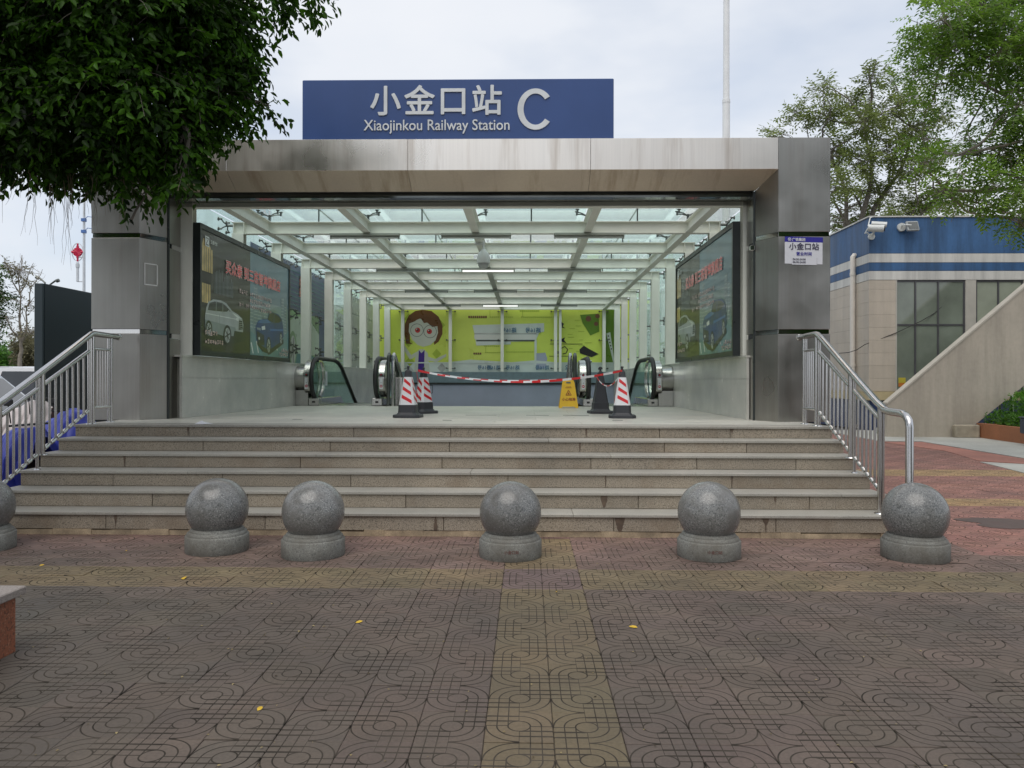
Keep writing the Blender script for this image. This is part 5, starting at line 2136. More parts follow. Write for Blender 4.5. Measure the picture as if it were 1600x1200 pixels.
m.tube([(c.x - .25, BD + .01, c.z), (c.x - .25, BD - .07, c.z)], .13, 14)
m.build('bracket', M_cam, fl)
m = MB()
pts = [at(1435, 347, 23.9), at(1460, 343.5, 23.9), at(1495, 340, 23.93), at(1510, 338, 23.96)]
m.tube(pts, .022, 6)
tag(m.build('conduit', M_cam, loc=pts[0]), 'thin white conduit running along the top of the blue parapet', 'conduit')
m = MB()
A = at(1311, 551, 24.2)
pts = [A, at(1325, 550, 23.9), at(1338, 546, 23.85), at(1352, 537, 23.8), at(1372, 530, 23.8), at(1400, 519, 23.75), at(1440, 500, 23.75), at(1460, 488, 23.8), at(1500, 452, 23.85), at(1538, 395, 23.95)]
m.tube(pts, .012, 5)
tag(m.build('loose_cable', M_black, loc=A), 'thin black cable sagging from the drain pipe across the window', 'cable')

# concrete outside staircase: its sloping parapet
st = thing('concrete_staircase', 'plain beige concrete staircase slab rising to the right in front of the building', 'staircase', (11, 21.4, 0))
SD = 21.3
ks = SD / 1200
qx = lambda px: (px - 823) * ks
qz = lambda py: EYE + (594 - py) * ks
top = lambda px: 629 - (px - 1383) * .857
poly = [(qx(1381), -.02), (qx(1381), qz(631)), (qx(1900), qz(top(1900))), (qx(1900), qz(675 - (1900 - 1492) * .80)), (qx(1490), -.02)]
M_stair = plain('beige_render', (0.46, 0.41, 0.335), .8, var=.10, scale=.5, fine=.08, streak=.16)
m = MB()
m.prism([(x, SD, z) for x, z in poly], (0, .22, 0))
o = m.build('parapet', M_stair, st)
fix_normals(o)
m = MB()
# sloping cap, a touch paler and proud of the wall
p0, p1 = (qx(1381) - .01, qz(631)), (qx(1900), qz(top(1900)))
m.prism([(p0[0], SD - .02, p0[1] + .003), (p1[0], SD - .02, p1[1] + .003), (p1[0], SD - .02, p1[1] + .06), (p0[0], SD - .02, p0[1] + .06)], (0, .27, 0))
o = m.build('coping', plain('parapet_cap', (.47, .43, .36), .75, var=.1), st)
fix_normals(o)
m = MB()
n = 30
for k in range(n):
    xa = qx(1400) + k * .3
    m.box(xa, xa + .3, SD + .24, SD + 1.53, max(-.02, k * .257 - .6), .17 + k * .257)
m.build('step', M_concrete, st)

# planter with hedge
pl = thing('hedge_planter', 'low brown brick red planter beside the foot of the concrete staircase', 'planter', (13.3, 19.8, 0))
M_pl = plain('planter_render', (0.38, 0.155, 0.075), .75, var=.22, scale=1.4, fine=.12)
A, B, C_ = at(1526, 682, 21.05), at(1600, 693, 18.8), at(1720, 710, 16.0)
m = MB()
w = .14
dirv = (Vector((B.x, B.y)) - Vector((A.x, A.y))).normalized()
C2 = Vector((B.x, B.y)) + dirv * 3.2
back = Vector((dirv.y, -dirv.x)) * -1
if back.x < 0:
    back = -back
h = .40
Pq = [Vector((A.x, A.y)), C2, C2 + back * w, Vector((A.x, A.y)) + back * w]
m.prism([(p.x, p.y, 0) for p in Pq], (0, 0, h))
m.build('front_wall', M_pl, pl)
m = MB()
Aw = Vector((A.x, A.y))
m.prism([(p.x, p.y, 0) for p in (Aw + back * (w + .005), Aw + back * 2.2, Aw + back * 2.2 + dirv * .15, Aw + back * (w + .005) + dirv * .15)], (0, 0, h - .01))
m.build('end_wall', M_pl, pl)
m = MB()
m.prism([(p.x, p.y, 0) for p in (Aw + back * w + dirv * .15, C2 + back * w, C2 + back * 2.2, Aw + back * 2.2 + dirv * .15)], (0, 0, h - .06))
m.build('soil', plain('soil', (.06, .045, .03), .95, var=.3, scale=6), pl)
for o in list(pl.children):
    fix_normals(o)
m = MB()
a = at(1487, 680, 21.2)
m.bevbox(a.x - .1, A.x - .03, 21.06, 21.25, 0, .36, .03)
tag(m.build('stone_block', plain('weathered_stone', (.33, .29, .22), .85, var=.35, scale=3, bump=.4), loc=(a.x, 21.1, 0)), 'weathered concrete block between the staircase foot and the planter', 'block')
rng2 = np.random.default_rng(21)
hd = Aw + back * .95
blobs = []
for k in range(22):
    s = .45 + k * .26
    c = hd + dirv * s
    blobs.append((c.x, c.y, .80 + .05 * math.sin(k * 1.7), .34, .60, .42))
for k in range(8):
    c = hd + dirv * (.2 + k * .2) - back * .5
    blobs.append((c.x, c.y, .50, .28, .3, .16))
Pp, Dd, Nn, Ss, Tt, _, _ = twig_leaves(rng2, blobs, 4200, 6, .11, .06, shell=.72, droop=-.4, hang=-.1)
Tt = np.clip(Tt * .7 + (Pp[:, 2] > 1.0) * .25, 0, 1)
hedge = thing('clipped_hedge', 'bright green clipped hedge growing in the planter', 'hedge', (hd.x + 2, hd.y, .35))
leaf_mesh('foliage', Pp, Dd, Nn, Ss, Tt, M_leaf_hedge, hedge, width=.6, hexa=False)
m = MB()
for k in range(12):
    c = hd + dirv * (.8 + k * .5)
    m.tube([(c.x, c.y, .3), (c.x + .1, c.y + .05, .9)], [.02, .008], 5)
m.build('stem', M_trunk, hedge)
# dark bin at the right edge and two thin metal legs behind the hedge
b0 = at(1612, 660, 18.2)
bn = thing('plastic_bin', 'dark grey plastic bin in the hedge at the right edge', 'bin', (b0.x, b0.y, 0))
m = MB()
m.bevbox(b0.x - .16, b0.x + .3, b0.y - .2, b0.y + .2, .30, .66, .02)
m.build('body', plain('grey_plastic', (.045, .055, .075), .5), bn)
m = MB()
m.bevbox(b0.x - .18, b0.x + .32, b0.y - .22, b0.y + .22, .665, .70, .01)
m.build('lid', plain('grey_plastic', (.045, .055, .075), .5), bn)
lg = thing('metal_support', 'thin shiny metal supports standing behind the hedge under the staircase', 'support', (at(1580, 600, 22).x, 22, 0))
for (xa, ya, xb, yb, D) in ((1562, 612, 1562, 640, 22.0), (1579, 598, 1583, 640, 21.9)):
    m = MB()
    a, b = at(xa, ya - 8, D), at(xb, yb + 30, D)
    m.tube([a, (b.x, b.y, 0)], .045, 8)
    m.build('leg', M_tube, lg, smooth=True)

# tall white pole behind the beam
p = at(1134, 400, 22)
pole = thing('flag_pole', 'tall thin white pole rising behind the right end of the beam', 'pole', (p.x, p.y, 0))
M_pole = plain('pole_white', (.80, .80, .80), .45, var=.05)
m = MB()
m.tube([(p.x, p.y, 0), (p.x, p.y, 9.55)], .105, 16)
m.build('lower_tube', M_pole, pole, smooth=True)
m = MB()
m.tube([(p.x, p.y, 9.55), (p.x, p.y, 17)], [.092, .080], 16)
m.build('upper_tube', M_pole, pole, smooth=True)
m = MB()
m.tube([(p.x, p.y, 9.50), (p.x, p.y, 9.60)], .112, 16)
m.bevbox(p.x - .25, p.x + .25, p.y - .25, p.y + .25, 0, .03, .01)
m.build('flange', M_pole, pole)

# ================================================================== LEFT SIDE
a, b = at(55, 444, 12.8), at(69, 444, 12.8)
box = thing('dark_panel', 'tall blank dark blue green panel standing left of the steel column', 'panel', (a.x, a.y, 0))
M_dp = plain('dark_teal_paint', (0.012, 0.022, 0.028), .45, var=.12, scale=.6)
M_dp2 = plain('dark_teal_edge', (0.028, 0.045, 0.052), .45, var=.12, scale=.6)
zt = 3.15
m = MB()
m.bevbox(a.x + .012, b.x, a.y + .012, a.y + 3.6, .0, zt, .008)
m.build('panel', M_dp, box)
m = MB()
m.bevbox(a.x, b.x - .005, a.y - .03, a.y + .011, 0, zt - .003, .006)
m.build('edge_trim', M_dp2, box)

# lamp post with red knot
p = at(131, 400, 26)
lp = thing('lamp_post', 'distant street lamp post carrying a red knot ornament and light tube', 'lamp post', (p.x, p.y, 0))
M_lp = plain('lamp_grey', (.62, .65, .68), .4)
M_lb = plain('lamp_blue', (.08, .18, .45), .4)
M_kn = plain('knot_red', (.55, .012, .06), .45)
m = MB()
m.tube([(p.x, p.y, 0), (p.x, p.y, 8.4)], [.06, .035], 10)
m.build('pole', M_lp, lp, smooth=True)
kc = at(121, 395, 26)
for z in (at(0, 403, 26).z, at(0, 441, 26).z):
    m = MB()
    m.tube([(p.x, p.y, z), (kc.x, kc.y, z)], .02, 6)
    m.build('arm', M_lp, lp)
m = MB()
MM = Matrix.Translation(kc)
for k in range(12):
    aa = R(30 * k)
    r1 = .15 if k % 3 else .20
    m.tube([MM @ Vector((0, 0, 0)), MM @ Vector((r1 * math.cos(aa), 0, r1 * math.sin(aa)))], .045, 6)
m.box(-.11, .11, -.03, .03, -.11, .11, M=MM @ Matrix.Rotation(R(45), 4, 'Y'))
m.tube([MM @ Vector((0, 0, .1)), MM @ Vector((0, 0, .28))], .03, 6)
m.tube([MM @ Vector((0, 0, -.1)), MM @ Vector((0, 0, -.32))], .03, 6)
m.build('knot', M_kn, lp)
m = MB()
m.tube([MM @ Vector((.19 * math.sin(q), 0, .30 * math.cos(q))) for q in [k * 2 * math.pi / 20 for k in range(21)]], .014, 5)
m.tube([MM @ Vector((0, 0, -.35)), MM @ Vector((0, 0, -1.0))], .045, 8)
m.tube([MM @ Vector((0, 0, -.40)), MM @ Vector((0, 0, -.52))], .065, 8)
m.build('light_tube', M_lp, lp)
for py_ in (345, 363):
    z = at(0, py_, 26).z
    m = MB()
    m.box(p.x - .07, p.x + .05, p.y - .07, p.y + .07, z - .05, z + .05)
    m.tube([(p.x, p.y, z), (p.x + .12, p.y, z + .12), (p.x + .25, p.y, z + .1)], .012, 5)
    m.build('clamp', M_lb, lp)
# two far lamp heads just above the panel
for (x0, y0, x1, y1, lb) in ((56, 434, 70, 443, 'distant curved street lamp just above the left end of the dark panel'), (92, 439, 78, 446, 'distant short street lamp arm above the middle of the dark panel')):
    A_, B_ = at(x0, y0, 60), at(x1, y1, 60)
    t = thing('street_lamp', lb, 'street lamp', (B_.x, B_.y, 0), 'distant street lamps')
    m = MB()
    m.tube([(B_.x, B_.y, 0), B_, A_.lerp(B_, .4) + Vector((0, 0, .1)), A_], .07, 6)
    m.build('pole', M_fit, t)
    m = MB()
    m.tube([A_, A_.lerp(B_, .3) + Vector((0, 0, .03))], .14, 6)
    m.build('lamp_head', M_fit, t)


# cars
def car(loc, rot, paint, label, L=4.5, W=1.8, H=1.55, suv=False):
    t = thing('parked_car', label, 'car', (0, 0, 0), 'cars parked on the left')
    h0, hb = .22, (.98 if suv else .88)
    nose = [(-L / 2, .45), (-L / 2 + .06, hb - .18), (-L / 2 + .5, hb - .02), (-L / 2 + 1.15, hb + .05), (L / 2 - .55, hb + .08), (L / 2 - .05, hb), (L / 2, .5), (L / 2 - .05, h0 + .05), (-L / 2 + .05, h0)]
    m = MB()
    n = len(nose)
    secs = [(-W / 2 + .0, .06), (-W / 2 + .07, 0), (W / 2 - .07, 0), (W / 2, .06)]
    vs = []
    for (y, sh) in secs:
        for (x, z) in nose:
            f = 1 - sh * .5
            vs.append((x * f, y, z - (sh if z > .5 else -sh)))
    fs = [tuple(range(n - 1, -1, -1)), tuple(range(3 * n, 4 * n))]
    for s in range(3):
        for k in range(n):
            j = (k + 1) % n
            fs.append((s * n + k, s * n + j, (s + 1) * n + j, (s + 1) * n + k))
    m.add(vs, fs)
    o = m.build('body', paint, t, smooth=True)
    fix_normals(o)
    # cabin
    b0, b1 = -L / 2 + (1.05 if not suv else .9), L / 2 - (.45 if not suv else .12)
    t0, t1 = b0 + (.75 if not suv else .6), b1 - (.75 if not suv else .25)
    wb, wt_ = W / 2 - .05, W / 2 - .26
    zb_, zt_ = hb + .02, H
    m = MB()
    cab = [(b0, -wb, zb_), (b1, -wb, zb_), (b1, wb, zb_), (b0, wb, zb_), (t0, -wt_, zt_ - .04), (t1, -wt_, zt_ - .04), (t1, wt_, zt_ - .04), (t0, wt_, zt_ - .04), (t0 + .2, -wt_ + .1, zt_), (t1 - .2, -wt_ + .1, zt_), (t1 - .2, wt_ - .1, zt_), (t0 + .2, wt_ - .1, zt_)]
    m.add(cab, [(0, 1, 5, 4), (1, 2, 6, 5), (2, 3, 7, 6), (3, 0, 4, 7), (4, 5, 9, 8), (5, 6, 10, 9), (6, 7, 11, 10), (7, 4, 8, 11), (8, 9, 10, 11), (3, 2, 1, 0)])
    m.build('cabin', paint, t, smooth=True)

    def quad(i, j, k, l, a, b, c, d, out, nm='window'):
        A, B, C, D = [Vector(cab[q]) for q in (i, j, k, l)]
        f = lambda u, v: A.lerp(B, u).lerp(D.lerp(C, u), v) + Vector(out) * .008
        mm = MB()
        mm.prism([f(a, c), f(b, c), f(b, d), f(a, d)], Vector(out) * -.004)
        mm.build(nm, M_carglass, t)
    for s, q in ((-1, (0, 1, 5, 4)), (1, (3, 2, 6, 7))):
        quad(*q, .12, .46, .10, .90, (0, s, .3))
        quad(*q, .49, .76, .10, .90, (0, s, .3))
        quad(*q, .79, .93, .14, .86, (0, s, .3))
    quad(0, 3, 7, 4, .05, .95, .06, .94, (-1, 0, .8), 'windscreen')
    quad(1, 2, 6, 5, .06, .94, .10, .92, (1, 0, .6), 'rear_window')
    for x in (-L / 2 + .85, L / 2 - .85):
        for y in (-W / 2 + .02, W / 2 - .02):
            m = MB()
            MM = Matrix.Translation((x, y, .32)) @ Matrix.Rotation(R(90), 4, 'X')
            m.lathe([(.0, -.10), (.30, -.10), (.325, -.07), (.325, .07), (.30, .10), (0, .10)], 22, MM)
            wh = m.build('wheel', M_black, t, smooth=True)
            m = MB()
            m.lathe([(0, -.115), (.19, -.112), (.21, -.10), (.21, .10), (.19, .112), (0, .115)], 18, MM)
            m.build('rim', M_tube, wh, smooth=True)
    for y in (-W / 2 + .3, W / 2 - .3):
        m = MB(); m.bevbox(L / 2 - .10, L / 2 - .015, y - .2, y + .2, .66, .82, .02)
        m.build('tail_light', M_red, t)
        m = MB(); m.bevbox(-L / 2 + .02, -L / 2 + .14, y - .2, y + .2, .58, .72, .02)
        m.build('headlight', M_stick, t)
    for s in (-1, 1):
        m = MB(); m.bevbox(b0 + .28, b0 + .42, s * (W / 2 + .02) - .09, s * (W / 2 + .02) + .09, hb + .02, hb + .17, .03)
        m.build('mirror', paint, t)
        for x in (b0 + 1.0, b0 + 1.9):
            m = MB(); m.bevbox(x, x + .16, s * (W / 2 + .008) - .02, s * (W / 2 + .008) + .02, hb - .14, hb - .10, .008)
            m.build('door_handle', paint, t)
    t.location = loc
    t.rotation_euler = (0, 0, rot)
    return t


M_carglass = plain('car_glass', (.03, .035, .04), .06, .2, coat=.6)
M_csil = plain('car_silver', (.46, .48, .50), .25, .35, var=.03, coat=.6)
M_cwh = plain('car_white', (.68, .69, .70), .25, 0, var=.03, coat=.6)
p = at(22, 600, 14.6)
car((p.x - 1.75, p.y, 0), R(6), M_csil, 'silver hatchback parked behind the left railing', H=1.66)
p = at(60, 600, 18.5)
car((p.x - 1.4, p.y + .5, 0), R(8), M_cwh, 'white sport utility vehicle parked beyond the silver car', L=4.8, W=1.9, H=1.86, suv=True)


# scooters under covers
def draped(name, A, B, hts, wid, mat, label, grp, seed=1, hem=.28):
    rr = random.Random(seed)
    A, B = Vector(A), Vector(B)
    d = (B - A).normalized()
    s = Vector((-d.y, d.x, 0))
    L = (B - A).length
    t = thing('covered_scooter', label, 'scooter', tuple(A.lerp(B, .5)), grp)
    nu, nv = 56, 30
    vs, fs = [], []
    ph = [rr.uniform(0, 6) for _ in range(6)]

    def interp(arr, u):
        x = u * (len(arr) - 1)
        i = min(int(x), len(arr) - 2)
        f = x - i
        f = f * f * (3 - 2 * f)
        return arr[i] * (1 - f) + arr[i + 1] * f
    for iu in range(nu + 1):
        u = iu / nu
        H, Wd = interp(hts, u), interp(wid, u)
        for iv in range(nv + 1):
            v = iv / nv * 2 - 1
            av = abs(v)
            # top ridge then falling sides
            y = Wd * math.copysign(min(1, av * 1.5) ** .8, v) * (1 + .18 * av)
            z = H - (H - hem) * max(0, (av - .12) / .88) ** 1.25
            amp = .085 * av ** 1.1
            fold = math.sin(u * 21 + ph[0] + 1.6 * math.sin(3 * av + ph[1])) + .6 * math.sin(u * 39 + ph[2] + v * 2) + .5 * math.sin(u * 8 + av * 7 + ph[3])
            y += math.copysign(amp * fold, v)
            z += .018 * math.sin(u * 14 + ph[4] + v * 5) + (.05 * math.sin(u * 11 + ph[5]) * (av > .95))
            q = A + d * (L * u + .02 * math.sin(v * 9 + ph[2])) + s * y
            vs.append((q.x, q.y, z))
    for iu in range(nu):
        for iv in range(nv):
            a = iu * (nv + 1) + iv
            fs.append((a, a + nv + 1, a + nv + 2, a + 1))
    m = MB()
    m.add(vs, fs)
    m.build('cover', mat, t, smooth=True)
    for u in (.16, .86):
        c = A + d * L * u
        m = MB()
        MM = Matrix.Translation((c.x, c.y, .26)) @ Matrix.Rotation(math.atan2(d.y, d.x), 4, 'Z') @ Matrix.Rotation(R(90), 4, 'X')
        m.lathe([(.17, -.05), (.24, -.05), (.26, -.02), (.26, .02), (.24, .05), (.17, .05), (.17, -.05)], 24, MM)
        m.lathe([(0, -.03), (.17, -.03), (.17, .03), (0, .03)], 16, MM)
        m.build('wheel', M_black, t, smooth=True)
    c = A + d * L * .76
    m = MB()
    m.tube([tuple(c - s * .36 + Vector((0, 0, hts[len(hts) * 3 // 4] + .02))), tuple(c + s * .36 + Vector((0, 0, hts[len(hts) * 3 // 4] + .02)))], .016, 6)
    m.tube([tuple(c - s * .30 + Vector((0, 0, 1.0))), tuple(c - s * .34 + Vector((0, 0, 1.22)))], .008, 5)
    m.bevbox(-.06, .06, -.012, .012, -.04, .04, .01, M=Matrix.Translation(c - s * .34 + Vector((0, 0, 1.26))))
    m.build('handlebar', M_black, t)
    return t


M_tarp = plain('blue_tarpaulin', (.024, .042, .36), .45, var=.15, scale=2)
M_tarp2 = plain('pale_cover', (.52, .47, .46), .55, var=.12, scale=2)
g_ = 'covered scooters parked left of the steps'
draped('s', (at(38, 0, 11.0).x, 11.0, 0), (at(120, 0, 10.4).x, 10.6, 0), [.72, .80, .92, 1.02, 1.13, 1.10, .95], [.25, .32, .34, .34, .36, .38, .2], M_tarp, 'scooter under a blue cover close to the dark panel', g_, 3, .32)
draped('s', (at(-40, 0, 9.7).x, 9.8, 0), (at(50, 0, 9.6).x, 9.7, 0), [.70, .72, .80, .88, .93, .95, .80], [.25, .32, .34, .34, .36, .38, .2], M_tarp, 'scooter under a blue cover nearest to the left railing', g_, 8, .25)
draped('s', (at(-30, 0, 12.0).x, 12.0, 0), (at(56, 0, 11.9).x, 12.2, 0), [.85, .95, 1.02, 1.12, 1.18, 1.22, 1.1], [.25, .32, .34, .34, .36, .38, .2], M_tarp2, 'scooter under a pale pinkish cover behind the blue ones', g_, 5, .35)

# planter in the left foreground
fp = thing('stone_planter', 'red granite planter with a grey stone coping at the left edge', 'planter', (-4.2, 3.4, 0))
M_rg = granite('red_granite', (0.30, 0.105, 0.055), (0.12, 0.05, 0.03), (0.42, 0.22, 0.14), .5, scale=60, bump=.02)
M_cop = granite('planter_coping', (0.30, 0.265, 0.24), (0.2, 0.17, 0.15), (0.38, 0.35, 0.32), .6, scale=90)
px0, px1, py0, py1 = -5.8, -2.91, 2.1, 4.32
m = MB()
m.box(px0 + .03, px1 - .03, py0 + .03, py1 - .03, 0, .30)
m.build('soil', plain('soil', (.06, .045, .03), .95), fp)
for (a, b, c, d) in ((px1 - .025, px1, py0, 2.85), (px1 - .025, px1, 2.853, 3.6), (px1 - .025, px1, 3.603, py1), (px0, -4.6, py1 - .025, py1 + .001), (-4.597, -3.7, py1 - .025, py1 + .001), (-3.697, px1 - .026, py1 - .025, py1 + .001)):
    m = MB()
    m.box(a, b, c, d, .0, .318)
    m.build('facing_slab', M_rg, fp)
for (a, b, c, d) in ((px1 - .32, px1 + .04, py0, 3.1), (px1 - .32, px1 + .04, 3.103, py1 - .29), (px0, -4.4, py1 - .287, py1 + .04), (-4.397, px1 + .04, py1 - .287, py1 + .04)):
    m = MB()
    m.bevbox(a, b, c, d, .3185, .366, .006)
    m.build('coping', M_cop, fp)

# ================================================================== TREES
def tree(name, label, foot, trunk_pts, r0, limbs, blobs, n_twigs, per, tw, leaf, mat, bark, seed, planar=False, droop=.35, shell=.5, hexa=False, width=.42, group=None, hang=.3, twig_draw=0, cat='tree', young=.15):
    rg = np.random.default_rng(seed)
    t = thing(name, label, cat, foot, group)
    m = MB()
    n = len(trunk_pts)
    pts = limb(m, trunk_pts[0], trunk_pts[1], r0, r0 * .8, rg, .05, 12)
    for k in range(1, n - 1):
        limb(m, trunk_pts[k], trunk_pts[k + 1], r0 * .8 ** k, r0 * .8 ** (k + 1), rg, .05, 10)
    m.build('trunk', bark, t, smooth=True)
    Pp, Dd, Nn, Ss, Tt, base, td = twig_leaves(rg, blobs, n_twigs, per, tw, leaf, shell=shell, droop=droop, planar=planar, hang=hang, young=young)
    m = MB()
    for (a, b, ra, rb) in limbs:
        limb(m, a, b, ra, rb, rg, .07, 7)
        a, b = Vector(a), Vector(b)
        L = (b - a).length
        for q in range(5):
            s = .35 + .13 * q
            st = a.lerp(b, s)
            en = st + (b - a) * .22 + Vector(rg.normal(size=3)) * L * .16
            limb(m, st, en, rb * 1.3, rb * .35, rg, .1, 5, 4)
    # branches from the limbs' ends to each blob
    ends = [Vector(l[1]) for l in limbs] + [Vector(trunk_pts[-1])]
    for bl in blobs:
        c = Vector(bl[:3])
        e = min(ends, key=lambda q: (q - c).length)
        limb(m, e, c, r0 * .16, r0 * .05, rg, .1, 5, 5)
        for q in range(4):
            off = Vector(rg.normal(size=3)).normalized()
            en = c + Vector((off.x * bl[3], off.y * bl[4], off.z * bl[5])) * .85
            limb(m, e.lerp(c, .6 + .1 * q), en, r0 * .05, r0 * .015, rg, .12, 4, 4)
    if twig_draw:
        idx = rg.choice(len(base), min(twig_draw, len(base)), replace=False)
        for i in idx:
            b = Vector(base[i]); e = b + Vector(td[i]) * tw
            m.tube([b - Vector(td[i]) * tw * .8, b, e + Vector((0, 0, -tw * droop * .4))], [tw * .02, tw * .014, tw * .006], 3, cap=False)
    m.build('branches', bark, t, smooth=True)
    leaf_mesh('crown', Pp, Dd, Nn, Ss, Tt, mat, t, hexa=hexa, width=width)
    return t


def B(px, py, D, rp, ry=None, rd=None):
    """crown lump at a pixel and distance; radii given in pixels there"""
    p = at(px, py, D)
    k = D / 1200
    return (p.x, p.y, p.z, rp * k, (rd or rp) * k, (ry or rp) * k)


# near ficus, upper left; its trunk stands off to the left
nb = [B(60, 60, 7.2, 150, 130, 200), B(200, 40, 7.0, 150, 120, 190), B(306, 30, 7.3, 92, 90, 150), B(90, 180, 7.0, 130, 90, 160), B(215, 165, 6.9, 112, 84, 150), B(318, 140, 7.3, 66, 66, 100),
      B(372, 112, 7.4, 24, 28, 50), B(398, 160, 7.4, 26, 14, 40), B(278, 222, 7.0, 36, 34, 70), B(170, 245, 7.0, 110, 28, 110), B(40, 238, 7.2, 90, 26, 110), B(195, 292, 6.9, 26, 14, 40), B(285, 278, 6.8, 16, 14, 36),
      B(345, 10, 7.5, 36, 34, 70), B(410, -14, 7.5, 44, 26, 60), B(478, -14, 7.6, 34, 13, 30), B(372, 78, 7.3, 20, 26, 50), B(-80, 120, 7.4, 150, 130, 200), B(-80, -120, 7.4, 220, 150, 260), B(70, -110, 7.2, 200, 90, 240), B(230, -60, 7.3, 110, 60, 150), B(-250, 60, 7.4, 180, 150, 220),
      (-8.2, 4.2, 5.0, 1.5, 1.5, 1.0), (-7.6, 2.6, 5.2, 1.5, 1.4, .9)]
TR = (-6.3, 6.3, 0)
tree('ficus_tree', 'large dark leafy fig tree overhanging the upper left of the station', TR, [TR, (-6.1, 6.4, 2.2), (-5.8, 6.6, 3.6)], .26,
     [((-5.8, 6.6, 3.6), (-4.6, 7.0, 4.6), .13, .06), ((-5.8, 6.6, 3.6), (-3.6, 7.2, 5.2), .12, .05), ((-5.8, 6.6, 3.6), (-5.0, 6.2, 6.2), .13, .05), ((-4.6, 7.0, 4.6), (-3.2, 7.1, 4.4), .06, .02), ((-5.8, 6.6, 3.6), (-6.8, 6.4, 5.6), .12, .05)],
     nb, 16500, 7, .26, .085, M_leaf_near, M_trunk, 5, hexa=True, width=.44, droop=.45, shell=.35, hang=.5, twig_draw=1500, young=.2)
# aerial roots
roots = thing('aerial_roots', 'thin dry aerial roots hanging below the fig tree crown at the left', 'roots', tuple(at(70, 300, 7)))
rg = random.Random(12)
for (x0, y0, x1, y1, n) in ((2, 282, 2, 345, 3), (30, 290, 28, 330, 3), (50, 292, 44, 380, 4), (52, 288, 60, 330, 3), (80, 290, 80, 345, 6), (80, 292, 78, 395, 4), (105, 290, 103, 355, 5), (104, 300, 108, 420, 4), (118, 296, 114, 345, 3), (143, 296, 140, 360, 7), (190, 300, 188, 355, 4), (196, 300, 200, 345, 3), (150, 300, 160, 335, 3), (168, 300, 172, 330, 3)):
    for q in range(n):
        m = MB()
        D = 7 + rg.uniform(-.25, .25)
        A_, B_ = at(x0 + rg.uniform(-8, 8), y0 - 25, D), at(x1 + rg.uniform(-9, 9), y1 + rg.uniform(-25, 6), D)
        pts = []
        px_o = 0
        for k in range(9):
            s = k / 8
            px_o += rg.uniform(-.016, .016)
            pts.append(A_.lerp(B_, s) + Vector((px_o, rg.uniform(-.01, .01), 0)))
        m.tube(pts, [.0032 - .0024 * k / 8 for k in range(9)], 4)
        m.build('root', M_root, roots, smooth=True)
m = MB()
A_, B_ = at(232, 285, 6.9), at(203, 349, 6.9)
m.tube([A_, A_.lerp(B_, .35) + Vector((.03, 0, 0)), A_.lerp(B_, .7) + Vector((-.0, 0, 0)), B_], [.006, .009, .010, .012], 6)
m.tube([A_.lerp(B_, .3), A_.lerp(B_, .1) + Vector((.09, 0, .02))], [.005, .003], 5)
m.build('broken_twig', M_trunk, roots)

# tree at the right, in front of the office building
rb = []
rq = random.Random(31)
for (x, y, r_) in ((1470, 30, 50), (1530, 20, 60), (1600, 30, 70), (1440, 70, 34), (1500, 75, 44), (1560, 80, 50), (1620, 100, 60), (1425, 115, 26), (1470, 120, 34), (1520, 130, 34), (1455, 160, 26), (1600, 160, 50), (1560, 190, 34), (1610, 230, 60), (1550, 240, 40), (1505, 220, 26),
                   (1500, 270, 34), (1560, 290, 44), (1610, 300, 50), (1480, 305, 26), (1530, 315, 26), (1590, 335, 30), (1600, 350, 18), (1680, 60, 80), (1680, 200, 90), (1700, 320, 80), (1580, -60, 90), (1480, -50, 60), (1700, -80, 110), (1440, 215, 20), (1420, 70, 16), (1455, 250, 22)):
    rb.append(B(x, y, 14.2 + rq.uniform(-1.2, 1.4), r_ * .92, r_ * .72, r_ * 1.1))
RT = at(1760, 700, 14.5)
tree('feathery_tree', 'tall light green tree with feathery leaves at the right edge above the office', (RT.x, RT.y, 0), [(RT.x, RT.y, 0), (RT.x - .1, RT.y, 2.6), tuple(at(1700, 330, 14.6))], .20,
     [(tuple(at(1700, 330, 14.6)), tuple(at(1555, 90, 14.4)), .05, .015), (tuple(at(1700, 330, 14.6)), tuple(at(1500, 240, 14.0)), .04, .012), (tuple(at(1700, 330, 14.6)), tuple(at(1600, 20, 14.8)), .10, .04), (tuple(at(1575, 150, 14.4)), tuple(at(1475, 85, 14.2)), .035, .012), (tuple(at(1600, 290, 14.3)), tuple(at(1470, 300, 14.0)), .035, .012), (tuple(at(1575, 150, 14.4)), tuple(at(1520, 100, 14)), .03, .01)],
     rb, 5000, 11, .34, .105, M_leaf_right, M_trunk_pale, 15, planar=True, droop=.25, shell=.25, width=.36, hang=.2, twig_draw=1200)

